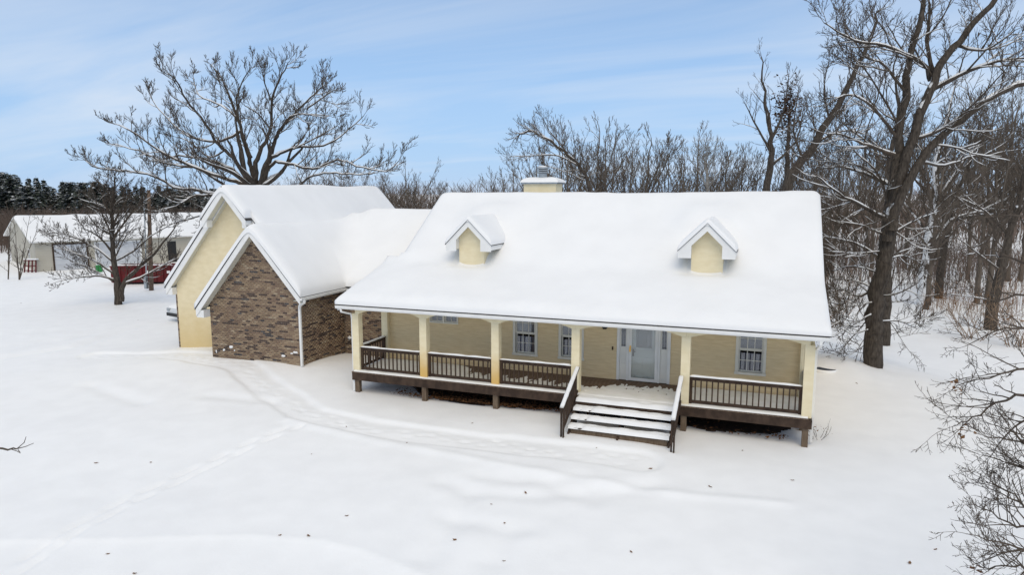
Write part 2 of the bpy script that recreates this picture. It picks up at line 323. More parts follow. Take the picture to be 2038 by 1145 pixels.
hp(MB().box(-13.85, 1.45, 32.6, 32.8, -.3, 3.32), 'back_wall', 'stucco')
for x0 in (-13.85, 1.25):
    hp(MB().prism([(WALL+.2,-.3),(32.6,-.3),(32.6,3.9),(28,6.95),(23.9,4.2),(WALL+.2,4.0)], 'x', x0+.002, x0+.198), 'gable_wall', 'stucco')
hp(MB().box(-13.6, 1.2, WALL+.9, WALL+.95, -.2, 3.3), 'dark_room_sheet', 'dark')  # near-black sheet paints the unlit room seen through the windows
# windows -------------------------------------------------------
def pane_grid(win, x0, x1, z0, z1, nx, nz, y, bar=.022):
    """sash rails, muntins and one pane per light, all children of the window"""
    fr = MB(); e = .045
    fr.box(x0, x1, y, y+.04, z0, z0+e).box(x0, x1, y, y+.04, z1-e, z1).box(x0, x0+e, y+.001, y+.039, z0+e, z1-e).box(x1-e, x1, y+.001, y+.039, z0+e, z1-e)
    hp(fr, 'sash', 'sash', win)
    a, b, c, d = x0+e, x1-e, z0+e, z1-e
    mu = MB()
    for i in range(1, nx): q = a+(b-a)*i/nx; mu.box(q-bar/2, q+bar/2, y+.006, y+.034, c, d)
    for j in range(1, nz): q = c+(d-c)*j/nz; mu.box(a, b, y+.008, y+.032, q-bar/2, q+bar/2)
    if mu.v: hp(mu, 'muntin', 'sash', win)
    for i in range(nx):
        for j in range(nz):
            hp(MB().box(a+(b-a)*i/nx, a+(b-a)*(i+1)/nx, y+.018, y+.022, c+(d-c)*j/nz, c+(d-c)*(j+1)/nz), 'pane', 'glass', win)
def curtain(win, x0, x1, z0, z1, y):
    n = 60; V = []; 
    for i in range(n+1):
        t = i/n; x = x0+(x1-x0)*t; yy = y+.035*math.sin(t*34)+.015*math.sin(t*71+1)
        V += [(x, yy, z0), (x, yy*.5+y*.5, z1)]
    Q = [(2*i, 2*i+2, 2*i+3, 2*i+1) for i in range(n)]
    link('curtain', mesh_np('curtain', V, Q), M['curtain'], win, True)
for x0, x1, z0, z1 in WINS:
    wn = MB(); t = .075
    wn.box(x0-.02, x0+t, WALL-.035, WALL+.02, z0+.06, z1).box(x1-t, x1+.02, WALL-.035, WALL+.02, z0+.06, z1).box(x0-.02, x1+.02, WALL-.036, WALL+.02, z1, z1+.09)
    win = hp(wn, 'window', 'sash')
    hp(MB().box(x0-.04, x1+.04, WALL-.07, WALL+.05, z0-.02, z0+.058), 'sill', 'sash', win)
    zm = 2.31
    pane_grid(win, x0+t, x1-t, z0+.06, zm, 3, 2, WALL+.06); pane_grid(win, x0+t, x1-t, zm, z1, 3, 2, WALL+.02)
    curtain(win, x0+t, x1-t, z0+.06, 2.16, WALL+.2)
    hp(MB().box(x0+t, x1-t, WALL+.14, WALL+.145, zm+.02, z1), 'pane_backing', 'pane_backing', win)
x0, x1, z0, z1 = HWIN
wn = MB().box(x0, x0+.05, WALL-.03, WALL+.03, z0+.05, z1).box(x1-.05, x1, WALL-.03, WALL+.03, z0+.05, z1).box(x0, x1, WALL-.031, WALL+.03, z0, z0+.05).box(x0, x1, WALL-.031, WALL+.03, z1, z1+.06).box(-11.35,-11.28,WALL-.029,WALL+.03,z0+.05,z1)
win = hp(wn, 'window', 'sash')
pane_grid(win, x0+.05, -11.35, z0+.05, z1, 2, 1, WALL+.03); pane_grid(win, -11.28, x1-.05, z0+.05, z1, 2, 1, WALL+.03)
hp(MB().box(x0+.05, x1-.05, WALL+.16, WALL+.165, z0+.03, z1), 'pane_backing', 'pane_backing', win)
# front door ------------------------------------------------------
x0, x1, z0, z1 = DOOR
fr = MB().box(x0-.02, x0+.075, WALL-.05, WALL+.05, z0+.05, z1).box(x1-.075, x1+.02, WALL-.05, WALL+.05, z0+.05, z1).box(x0-.02, x1+.02, WALL-.051, WALL+.05, z1, z1+.1)
fr.box(-4.275, -4.20, WALL-.04, WALL+.05, z0+.05, z1).box(-3.20, -3.125, WALL-.04, WALL+.05, z0+.05, z1)
door = hp(fr, 'front_door', 'white')
hp(MB().box(x0, x1, WALL-.06, WALL+.1, z0+.005, z0+.05), 'threshold', 'wood', door)
hp(holed(-4.20, -3.20, z0+.06, z1, [(-3.98,-3.42,2.08,2.95)], WALL+.07, WALL+.11), 'door_leaf', 'door', door)
hp(MB().box(-3.98, -3.42, WALL+.085, WALL+.09, 2.08, 2.95), 'pane', 'glass', door)
hp(MB().box(-4.05, -3.35, WALL+.14, WALL+.15, 2.0, 3.0), 'pane_backing', 'pane_backing', door)
ld = MB()
for q in (-3.90,-3.78,-3.70,-3.62,-3.50): ld.box(q-.006, q+.006, WALL+.078, WALL+.083, 2.08, 2.95)
for q in (2.13,2.62,2.9): ld.box(-3.98, -3.42, WALL+.0775, WALL+.0825, q-.006, q+.006)
for q in (-3.84,-3.56): ld.box(q-.05, q+.05, WALL+.077, WALL+.082, 2.69, 2.70).box(q-.006, q+.006, WALL+.0765, WALL+.0815, 2.62, 2.76)
hp(ld, 'lead_came', 'lead', door)
hp(MB().box(-4.0,-3.4,WALL+.055,WALL+.069,2.02,2.08).box(-4.04,-3.98,WALL+.055,WALL+.069,2.02,2.98).box(-3.42,-3.36,WALL+.055,WALL+.069,2.02,2.98), 'lite_frame', 'white', door)
hp(MB().box(-3.95,-3.74,WALL+.055,WALL+.069,1.1,1.75).box(-3.66,-3.45,WALL+.055,WALL+.069,1.1,1.75), 'door_panel', 'door', door)
hp(MB().box(-4.195,-4.10,WALL-.045,WALL-.01,z0+.06,z1-.02).box(-3.30,-3.205,WALL-.045,WALL-.01,z0+.06,z1-.02).box(-4.10,-3.30,WALL-.045,WALL-.01,z0+.06,z0+.17).box(-4.10,-3.30,WALL-.045,WALL-.01,z1-.14,z1-.02), 'storm_door', 'white', door)
hp(MB().box(-4.10,-3.30,WALL-.03,WALL-.026,z0+.17,z1-.14), 'storm_pane', 'storm', door)
hp(MB().box(-4.17,-4.13,WALL-.06,WALL-.045,1.94,2.16).box(-4.165,-4.135,WALL-.10,WALL-.06,2.02,2.05).box(-4.17,-4.13,WALL-.11,WALL-.085,1.95,2.1), 'handle', 'brass', door)
hp(MB().box(-4.08,-4.03,WALL+.02,WALL+.07,1.78,2.02).box(-4.075,-3.98,WALL+.0,WALL+.025,1.93,1.96), 'inner_handle', 'black', door)
for a, b in ((x0+.075,-4.275),(-3.125,x1-.075)):
    sp = holed(a, b, z0+.05, z1, [(a+.045,b-.045,2.1,2.95)], WALL+.02, WALL+.06).build('sidelight', M['door'], door)
    m_ = (a+b)/2
    hp(MB().box(a+.045,b-.045,WALL+.035,WALL+.04,2.1,2.95), 'pane', 'glass', door)
    hp(MB().box(a+.03,b-.03,WALL+.075,WALL+.08,2.05,3.0), 'pane_backing', 'pane_backing', door)
    l2 = MB()
    for q in (m_-.035, m_+.035): l2.box(q-.005, q+.005, WALL+.028, WALL+.032, 2.1, 2.95)
    for q in (2.15,2.66,2.9): l2.box(a+.045,b-.045,WALL+.0275,WALL+.0315,q-.005,q+.005)
    hp(l2, 'lead_came', 'lead', door)
    hp(MB().box(a+.03,b-.03,WALL+.008,WALL+.019,2.06,2.1).box(a+.05,b-.05,WALL+.010,WALL+.019,1.1,1.5).box(a+.05,b-.05,WALL+.010,WALL+.019,1.56,1.95), 'sidelight_panel', 'door', door)
hp(MB().box(-5.14,-4.96,WALL-.16,WALL,2.74,2.80).box(-5.11,-4.99,WALL-.13,WALL-.02,2.69,2.74), 'wall_lantern', 'black')
hp(MB().box(-4.80,-4.75,WALL-.03,WALL,1.95,2.07), 'doorbell', 'wood')
# deck ---------------------------------------------------------------
deck = hp(MB().box(-13.97,1.58,20.92,20.975,.58,.858).box(-13.97,-13.92,20.975,WALL-.01,.6,.855).box(1.53,1.58,20.975,WALL-.01,.6,.855).box(-13.9,1.5,WALL-.06,WALL-.002,.6,.85), 'deck', 'wood')
pm = MB().box(-.068,.068,20.90,WALL-.004,.86,.895).mesh('plank'); pm.materials.append(M['plank'])
k = 0; x = -13.9
while x < 1.55:
    p = link('plank', pm, None, deck); p.location.x += x; x += .1405; k += 1
POSTX = [-13.8,-11.05,-8.33,-5.53,-2.06,1.42]
for i, x in enumerate(POSTX):
    hp(MB().box(x-.085,x+.085,20.98,21.15,gz(x,21.05)-.3,.60), 'support_post', 'woodg', deck)
for x in POSTX: hp(MB().box(x-.08,x+.08,22.4,22.56,-.2,.62), 'support_post', 'woodg', deck)
# porch posts and arches
for i, x in enumerate(POSTX):
    me_ = MB().box(x-.135,x+.135,20.97,21.24,.897,3.06).mesh('post'); link('porch_post', me_, M['postst'] if i in (1,2) else M['stuccop'], house)
for a, b in ((-13.8,-13.8),(1.42,1.42)):
    hp(MB().box(a-.135,a+.135,WALL-.2,WALL-.003,.897,3.06), 'wall_pilaster', 'stuccop')
for i in range(5):
    a, b = POSTX[i], POSTX[i+1]; pts = [(a+.002,3.335)]
    lo = [(a+.002,3.062)]
    for k in range(25):
        u = -1+2*k/24; xx = (a+b)/2+u*((b-a)/2-.137); lo.append((xx, 3.062+.255*(1-abs(u)**1.9)))
    lo.append((b-.002,3.062))
    hp(MB().prism(lo+[(b-.002,3.335),(a+.002,3.335)], 'y', 20.972, 21.238), 'arch_beam', 'stuccop')
for xa in (-13.93, 1.29):
    hp(MB().box(xa,xa+.26,21.24,WALL-.005,3.05,3.333), 'side_beam', 'stuccop')
hp(MB().box(-14.3,1.86,20.72,WALL,3.337,3.355), 'porch_ceiling', 'soffit')
# railings -------------------------------------------------------------
balm = MB().box(-.02,.02,-.02,.02,1.03,1.74).mesh('baluster'); balm.materials.append(M['wood'])
def snow_strip(parent, A, B, wdt, h, seed):
    """lumpy strip of snow lying on a rail or tread from A to B (top faces)"""
    A = np.array(A, float); B = np.array(B, float); Lg = np.linalg.norm(B-A); n = max(6, int(Lg/.07)); d = (B-A)/Lg
    sd_ = np.array([-d[1], d[0], 0]); sd_ /= np.linalg.norm(sd_); prof = [(-1,0),(-.98,.55),(-.7,.95),(0,1.05),(.7,.95),(.98,.55),(1,0)]
    V = []; 
    for i in range(n+1):
        t = i/n; c = A+(B-A)*t; q = np.array([t*Lg*3.1+seed*7.7]); hh = h*(1+.3*float(vnoise(q, q*0, seed)[0])); ww = wdt/2*(1+.10*float(vnoise(q*2.2, q*0+5, seed)[0]))
        if i in (0, n): hh *= .35; ww *= .93
        for u, v in prof: V.append(c+sd_*u*ww+np.array([0,0,v*hh]))
    P = len(prof); Q = [(i*P+j, i*P+j+1, (i+1)*P+j+1, (i+1)*P+j) for i in range(n) for j in range(P-1)]
    T = []
    for b in (0, n*P):
        for j in range(1, P-1): T.append((b, b+j, b+j+1))
    return link('rail_snow', mesh_np('rail_snow', V, Q, T), M['roofsnow'], parent, True)
def railing(A, B, z0=DZ, name='railing'):
    """straight level railing between two points (x,y)"""
    ax, ay = A; bx, by = B; Lg = math.hypot(bx-ax, by-ay); r = MB()
    r.beam((ax,ay,1.785),(bx,by,1.785),.11,.045).beam((ax,ay,1.725),(bx,by,1.725),.045,.075).beam((ax,ay,1.015),(bx,by,1.015),.05,.085)
    ux, uy = (bx-ax)/Lg, (by-ay)/Lg
    for q in (.045, Lg-.045): r.box(ax+ux*q-.04, ax+ux*q+.04, ay+uy*q-.041, ay+uy*q+.041, .9, 1.76)
    rl = r.build(name, M['wood'], house)
    n = int(round((Lg-.18)/.168))
    for i in range(n):
        t = .09+(i+.5)/n*(Lg-.18); b = link('baluster', balm, None, rl); b.location.x += ax+ux*t; b.location.y += ay+uy*t
    snow_strip(rl, (ax,ay,1.806),(bx,by,1.806), .105, .045, int(abs(ax*10))+3)
    return rl
for i in (0,1,2,4): railing((POSTX[i]+.137, 21.1), (POSTX[i+1]-.137, 21.1))
railing((-13.8, 21.245), (-13.8, WALL-.205)); railing((1.42, 21.245), (1.42, WALL-.205))
# stairs -----------------------------------------------------------------
SX0, SX1 = -5.38, -2.26
stairs = hp(MB().box(SX0+.1,SX1-.1,20.86,20.917,.55,.81), 'porch_stairs', 'wood')
for sx in (SX0+.05, (SX0+SX1)/2, SX1-.05):
    hp(MB().prism([(20.855,.815),(20.50,.815),(19.46,.12),(19.46,-.3),(19.7,-.3),(20.855,.5)], 'x', sx-.03, sx+.03), 'stringer', 'wood', stairs)
TR = [(20.46,20.918,.858),(20.14,20.44,.665),(19.84,20.13,.475),(19.50,19.80,.285)]
for k, (ya, yb, zt) in enumerate(TR):
    mid = (ya+yb)/2
    hp(MB().box(SX0,SX1,ya,mid-.006,zt-.04,zt), 'tread_board', 'wood', stairs); hp(MB().box(SX0,SX1,mid+.006,yb,zt-.04,zt), 'tread_board', 'wood', stairs)
    if k == 0: hp(MB().box(SX0,SX1,20.455,20.495,.70,.815), 'riser', 'wood', stairs)
    if k == 3: hp(MB().box(SX0+.1,SX1-.1,19.55,19.58,.0,.24), 'riser', 'woodg', stairs)
    xs = np.arange(SX0+.02, SX1-.019, .045); ys = np.linspace(ya-.02, yb-.01, 8); XX, YY = np.meshgrid(xs, ys)
    tt = np.clip(np.minimum.reduce([(XX-SX0)/.08, (SX1-XX)/.08, (YY-ya+.02)/.06, (yb-YY)/.05]), 0, 1)
    foot = np.exp(-(((XX-(SX0+.62-.06*k))/.09)**2+((YY-ya)/.13)**2)*1.0)+.8*np.exp(-(((XX-(SX0+.28))/.10)**2+((YY-ya)/.10)**2))
    h = (.085+.02*vnoise(XX*2.2, YY*5, k+20)+.012*vnoise(XX*7, YY*9, k+30))*np.sqrt(1-(1-tt)**2)*(1-.95*np.clip(foot*(1 if k else 0), 0, 1))
    h = np.where(h < .012, -.03, h)
    V = np.stack([XX.ravel(), YY.ravel(), zt+h.ravel()], 1)
    link('tread_snow', mesh_np('ts', V, grid_quads(*XX.shape)), M['roofsnow'], stairs, True)
for sx in (SX0-.06, SX1+.10):
    r = MB(); A = (sx,19.10,.99); B = (sx,20.96,1.80)
    r.beam(A,B,.12,.045).beam((sx,19.16,.94),(sx,20.96,1.725),.045,.07).beam((sx,19.3,.30),(sx,20.96,1.02),.045,.08)
    g_ = gz(sx,19.2)-.15
    r.box(sx-.06,sx-.02,19.17,19.25,g_,.97).box(sx+.02,sx+.06,19.13,19.21,g_,.95)
    rl = hp(r, 'stair_railing', 'wood')
    for i in range(8):
        yy = 19.45+i*.19; zz = .99+(yy-19.10)*.4355
        hp(MB().box(sx-.02,sx+.02,yy-.02,yy+.02,zz-.74,zz-.03), 'baluster', 'wood', rl)
    snow_strip(rl, (sx,19.09,1.012),(sx,20.95,1.824),.125,.05,int(abs(sx)*9))
# snow on the deck: drifted sheet with bare boards by the wall ------------
xs = np.arange(-13.88,1.50,.045); ys = np.linspace(20.89,WALL-.01,56); XX, YY = np.meshgrid(xs, ys)
core = (sstep(-10.6,-9.2,XX)*(1-sstep(-2.6,-1.9,XX)))
edge = WALL-.05-core*(.74+.45*(1-sstep(-5.6,-4.9,XX))+.28*vnoise(XX*.8,YY*0,41)+.26*vnoise(XX*6.5,YY*.5,42)+.24*vnoise(XX*15,YY*.6,43))
cov = edge-YY
flk = vnoise(XX*14.,YY*3.2,44)+.6*vnoise(XX*30,YY*6,45)
spot = (flk > 1.05-.55*sstep(-.9,0,-cov)) & (cov < .75) & (core > .5)
near_front = np.clip((YY-20.89)/.10,0,1); sn = .03+.03*(1-sstep(21.0,21.7,YY))+.008*vnoise(XX*3,YY*4,46)
h = np.where((cov > 0) & ~spot, sn*np.sqrt(1-(1-near_front)**2*.95)*np.clip(.25+cov/.35,0,1), -.02)
ok = h > 0; c4 = ok[:-1,:-1].astype(int)+ok[1:,:-1]+ok[:-1,1:]+ok[1:,1:]
q = grid_quads(*XX.shape)[(c4 >= 2).ravel()]
link('deck_snow', mesh_np('deck_snow', np.stack([XX.ravel(), YY.ravel(), .897+h.ravel()], 1), q), M['decksnow'], deck, True)

# roofs --------------------------------------------------------------------
def gband(xr, zr, sl, xa, xb, t0, t1, y0, y1, mb=None):
    """sloped band following a gable with its ridge along y; t0/t1 offsets above/below the line"""
    mb = mb or MB(); xs = [xa]+([xr] if xa < xr < xb else [])+[xb]
    f = lambda x: zr-sl*abs(x-xr)
    return mb.prism([(x, f(x)+t0) for x in xs]+[(x, f(x)+t1) for x in xs[::-1]], 'y', y0, y1)
RXL, RXR = -13.72, 1.92
def main_roof(y):
    y = np.asarray(y, float)
    return np.where(y < 23.9, 3.45+.302*(y-20.62), np.where(y < 28, 4.44+.665*(y-23.9), np.where(y < 32.1, 7.166-.665*(y-28), 4.44-.302*(y-32.1))))
hp(MB().prism([(20.60,3.446),(23.9,4.44),(23.9,4.385),(20.60,3.40)], 'x', -14.38, RXR), 'porch_roof', 'shingle')
roof = hp(MB().prism([(23.9,4.439),(28,7.166),(33.4,3.57),(33.4,3.50),(28,7.09),(23.9,4.371)], 'x', RXL, RXR-.001), 'main_roof', 'shingle')
hp(MB().box(-14.33,1.87,20.625,20.66,3.262,3.398), 'fascia', 'white')
gut = MB().prism([(20.622,3.285),(20.55,3.285),(20.53,3.33),(20.525,3.395),(20.622,3.395)], 'x', -14.34, 1.88)
gutter = hp(gut, 'gutter', 'white')
hp(MB().prism([(20.66,3.39),(23.9,4.355),(28,7.07),(33.3,3.5),(33.3,3.3),(28,6.84),(23.95,4.15),(20.66,3.20)], 'x', RXR-.10, RXR-.055), 'rake_board', 'white')
hp(MB().prism([(20.66,3.39),(23.9,4.355),(23.9,4.13),(20.66,3.20)], 'x', -14.32, -14.28), 'rake_board', 'white')
hp(MB().prism([(23.9,4.325),(28,7.05),(33.3,3.5),(33.3,3.3),(28,6.84),(23.9,4.13)], 'x', RXL+.05, RXL+.09), 'rake_board', 'white')
def pipe(pts, r=.04, m='white', name='downspout'):
    mb = MB()
    for a, b in zip(pts[:-1], pts[1:]): mb.beam(a, b, r*2, r*1.7)
    return hp(mb, name, m)
pipe([(-14.15,20.58,3.30),(-14.13,20.6,3.17),(-13.97,21.02,3.02),(-13.965,21.05,2.86),(-13.965,21.05,gz(-14,21.0)+.02)], .038)
pipe([(1.66,20.58,3.30),(1.66,20.6,3.16),(1.60,21.2,2.9),(1.60,21.25,2.8),(1.60,21.25,.1)], .038)

def blanket(name, xs, ys, hf, mask, df, T, R, parent, floor=.0, seed=0):
    """snow lying on a roof: top surface over the masked cells plus a skirt down to the roof"""
    XX, YY = np.meshgrid(xs, ys); H = hf(XX, YY); d = np.clip(df(XX, YY)/R, 0, 1)
    th = T*(.30+.70*np.sqrt(np.clip(1-(1-d)**2, 0, 1)))*(1+.20*vnoise(XX*.40, YY*.40, seed)+.05*vnoise(XX*2.1, YY*2.1, seed+1))
    Z = H+th; ny, nx = XX.shape
    cm = mask((XX[:-1,:-1]+XX[1:,1:])/2, (YY[:-1,:-1]+YY[1:,1:])/2)
    top = np.stack([XX.ravel(), YY.ravel(), Z.ravel()], 1); bot = np.stack([XX.ravel(), YY.ravel(), (H+floor).ravel()], 1)
    q = grid_quads(ny, nx)[cm.ravel()]; n = nx*ny; sk = []
    idx = np.arange(n).reshape(ny, nx); P = np.pad(cm, 1)
    for (dj, di, a, b) in ((-1,0,(0,0),(0,1)), (1,0,(1,1),(1,0)), (0,-1,(1,0),(0,0)), (0,1,(0,1),(1,1))):
        e = cm & ~P[1+dj:1+dj+ny-1, 1+di:1+di+nx-1]; j, i = np.nonzero(e)
        if len(j): A = idx[j+a[0], i+a[1]]; B = idx[j+b[0], i+b[1]]; sk.append(np.stack([B, A, A+n, B+n], 1))
    Q = np.concatenate([q]+sk)
    V = np.concatenate([top, bot]); used = np.zeros(2*n, bool); used[Q.ravel()] = True; re = np.cumsum(used)-1
    return link(name, mesh_np(name, V[used], re[Q]), M['roofsnow'], parent, True)
def smooth_y(f, s):
    ks = np.linspace(-2, 2, 9); wt = np.exp(-ks**2/2*1.2); wt /= wt.sum()
    return lambda y: sum(w_*f(y+k*s) for w_, k in zip(wt, ks))
mr = smooth_y(main_roof, .22)
DORM = [(-10.46, 0), (-1.76, 1)]
DFY = 23.95
def main_h(X, Y):
    z = np.maximum(mr(Y), main_roof(Y)+.004)
    for cx, i in DORM:
        e = np.maximum(np.abs(X-cx)-.52, 0); n = np.exp(-(e/.30)**2)*sstep(23.3,24.0,Y)*(1-sstep(25.0,26.0,Y))
        z = z-.15*n*sstep(.0,.02,e)
        z = z-.13*np.exp(-(X-cx)**4/.55**4-((Y-DFY+.05)/.30)**2)
        z = z+.20*np.exp(-((np.abs(X-cx)-.85)/.60)**2)*sstep(24.9,26.1,Y)*(1-sstep(26.0,27.9,Y))
        z = z+.28*np.exp(-((X-cx)/.9)**2-((Y-26.6)/.7)**2)        # drift behind the dormer ridge
    return z
xs = np.unique(np.concatenate([np.linspace(-14.37,-13.72,8), np.arange(-13.72,1.91,.11), [1.915]])); ys = np.concatenate([[20.57,20.585,20.60,20.63,20.68,20.75,20.84,20.95], np.arange(21.05,33.4,.11)])
def mmask(X, Y): return ((X > -13.72) | (Y < 24.35))
def mdist(X, Y):
    left = np.where(Y < 24.35, np.maximum(X+14.38, 0), X+13.73)
    left = np.where((Y < 24.35) & (X < -13.72), np.minimum(left, np.maximum(24.36-Y, 0)), left)
    return np.minimum.reduce([left*.9, (1.92-X)*1.5, (Y-20.57)*(1+.35*vnoise(X*1.1, X*0+3, 8)+.25*vnoise(X*4.3, X*0+7, 9))])
blanket('roof_snow', xs, ys, main_h, mmask, mdist, .30, .50, house, seed=50)
# dormers --------------------------------------------------------------------
for cx, di in DORM:
    zr = 6.40; sl = .99; hw = .52; yb = 27.2
    dm = hp(MB().prism([(cx-hw,4.2),(cx+hw,4.2),(cx+hw,zr-.14-sl*hw),(cx,zr-.14),(cx-hw,zr-.14-sl*hw)], 'y', DFY, yb), 'dormer', 'stuccop')
    yf = 23.62; ov = .93
    hp(gband(cx, zr, sl, cx-ov-.03, cx+ov+.03, .014, -.005, yf-.03, yb), 'dormer_roof', 'shingle', dm)
    hp(gband(cx, zr, sl, cx-ov, cx+ov, -.008, -.26, yf, yf+.03), 'rake_board', 'white', dm)
    for s in (-1, 1):
        xo = cx+s*ov; xi = cx+s*(hw-.02); zb = zr-sl*ov-.26; zi = zr-sl*(hw-.02)-.26
        hp(MB().prism([(xo,zb+.001),(xi,zb+.001),(xi,zi),] if s > 0 else [(xi,zb+.001),(xo,zb+.001),(xi,zi)], 'y', yf+.001, yf+.029), 'return_board', 'white', dm)
        xs_ = sorted((xo-s*.03, xo)); hp(MB().box(xs_[0], xs_[1], yf+.03, 26.0, zb+.05, zr-sl*ov-.02), 'eave_board', 'white', dm)
        xs_ = sorted((cx+s*(hw+.001), xo-s*.03)); hp(MB().box(xs_[0], xs_[1], yf+.03, 26.0, zb+.055, zb+.075), 'soffit', 'soffit', dm)
        xs_ = sorted((cx+s*(hw+.002), cx+s*(hw+.03))); hp(MB().box(xs_[0], xs_[1], yf+.031, DFY+.3, zb+.076, zr-sl*(hw+.03)-.06), 'return_side', 'white', dm)
    hp(gband(cx, zr, sl, cx-hw, cx+hw, -.13, -.15, yf+.03, DFY-.002), 'soffit', 'soffit', dm)
    xs = np.linspace(cx-ov-.02, cx+ov+.02, 41); ys = np.concatenate([[yf-.03, yf-.02, yf+.01, yf+.06], np.arange(yf+.12, 27.4, .1)])
    dh = lambda X, Y, cx=cx: zr+.015-sl*np.sqrt((X-cx)**2+.004)+.05
    blanket('dormer_snow', xs, ys, dh, lambda X, Y: X > -99, lambda X, Y, cx=cx: np.minimum(ov+.02-np.abs(X-cx), (Y-yf+.03)), .17, .30, dm, floor=-.05, seed=60+di)
# chimney ----------------------------------------------------------------------
chx0, chx1, chy0, chy1 = -10.08, -8.60, 28.9, 29.9
chim = hp(MB().box(chx0, chx1, chy0, chy1, 6.0, 7.80), 'chimney', 'stuccop')
hp(MB().box(chx0-.10, chx1+.10, chy0-.10, chy1+.10, 7.80, 7.88), 'chimney_cap', 'galv', chim)
XX, YY = np.meshgrid(np.linspace(chx0-.14,chx1+.14,34), np.linspace(chy0-.14,chy1+.14,26))
d = np.minimum.reduce([XX-chx0+.14, chx1+.14-XX, YY-chy0+.14, chy1+.14-YY])
link('cap_snow', mesh_np('cs', np.stack([XX.ravel(), YY.ravel(), (7.87+.25*np.sqrt(1-(1-np.clip(d/.62,0,1))**2)*(1+.18*vnoise(XX*1.5,YY*1.5,71))).ravel()],1), grid_quads(*XX.shape)), M['roofsnow'], chim, True)
def cyl(mb, cx, cy, r, z0, z1, n=20, r1=None):
    r1 = r if r1 is None else r1; b = len(mb.v)
    for i in range(n): a = 2*math.pi*i/n; mb.v.append((cx+r*math.cos(a), cy+r*math.sin(a), z0))
    for i in range(n): a = 2*math.pi*i/n; mb.v.append((cx+r1*math.cos(a), cy+r1*math.sin(a), z1))
    mb.f.append(tuple(range(b+n-1, b-1, -1))); mb.f.append(tuple(range(b+n, b+2*n)))
    for i in range(n): j = (i+1) % n; mb.f.append((b+i, b+j, b+n+j, b+n+i))
    return mb
fx, fy = -9.36, 29.4
hp(cyl(MB(), fx, fy, .19, 7.86, 8.27), 'flue', 'galv', chim)
for z_ in (8.29, 8.375, 8.46): hp(cyl(MB(), fx, fy, .25, z_, z_+.045), 'flue_ring', 'galv', chim)
hp(cyl(MB(), fx, fy, .17, 8.27, 8.50), 'flue_core', 'black', chim)
hp(cyl(MB(), fx, fy, .26, 8.505, 8.54), 'flue_lid', 'galv', chim)
hp(cyl(MB(), fx, fy, .25, 8.54, 8.60, r1=.14), 'flue_snow', 'roofsnow', chim, True)

# garage wing ----------------------------------------------------------------------
GXR, GZR, GSL = -21.76, 7.70, 1.15         # garage ridge
WXR, WZR = -19.38, 6.05                    # brick wing ridge
BY, GY0, GY1 = 22.5, 24.0, 35.8
g = lambda x: GZR-.20-GSL*abs(x-GXR)
hp(MB().prism([(-25.35,-.3),(-18.1,-.3),(-18.1,g(-18.1)),(GXR,GZR-.2),(-25.35,g(-25.35))], 'y', GY0, GY0+.2), 'garage_gable_wall', 'stuccog')
hp(MB().prism([(-25.35,-.3),(-18.1,-.3),(-18.1,g(-18.1)),(GXR,GZR-.2),(-25.35,g(-25.35))], 'y', GY1-.5, GY1-.3), 'garage_gable_wall', 'stuccog')
hp(MB().box(-25.35,-25.15,GY0+.2,GY1-.5,-.3,3.2), 'garage_side_wall', 'mortar')
hp(MB().box(-18.3,-18.1,GY0+.2,GY1-.5,-.3,3.0), 'garage_side_wall', 'stuccog')
groof = hp(gband(GXR, GZR, GSL, -25.75, -17.85, 0, -.05, GY0-.33, GY1), 'garage_roof', 'shingle')
hp(gband(GXR, GZR, GSL, GXR-1.22, GXR+1.22, .002, -.05, GY0-.72, GY0-.331), 'gable_hood', 'shingle', groof)
hp(gband(GXR, GZR, GSL, GXR-1.18, GXR+1.18, -.052, -.40, GY0-.70, GY0-.66), 'rake_board', 'white', groof)
hp(gband(GXR, GZR, GSL, GXR-1.18, GXR+1.18, -.30, -.33, GY0-.66, GY0-.332), 'soffit', 'soffit', groof)
for s in (-1, 1):
    a = sorted((GXR+s*1.18, GXR+s*1.0)); zz = GZR-GSL*1.18
    hp(MB().prism([(GXR+s*1.18,zz-.10),(GXR+s*1.18,zz-.42),(GXR+s*.95,zz-.42),(GXR+s*.95,zz-.10)], 'y', GY0-.66+.001, GY0-.34), 'return_board', 'white', groof)
for xa, xb in ((-25.70, GXR-.002), (GXR+.002, -17.9)):
    hp(gband(GXR, GZR, GSL, xa, xb, -.053, -.40, GY0-.30, GY0-.265), 'rake_board', 'white', groof)
    hp(gband(GXR, GZR, GSL, xa, xb, -.30, -.33, GY0-.265, GY0-.003), 'soffit', 'soffit', groof)
zl = GZR-GSL*3.9
hp(MB().box(-25.69,-25.352,GY0-.262,GY0-.0,zl-.45,zl-.12), 'return_board', 'white', groof)
hp(MB().box(-25.71,-25.67,GY0-.26,GY1,zl-.30,zl-.07), 'fascia', 'white', groof)
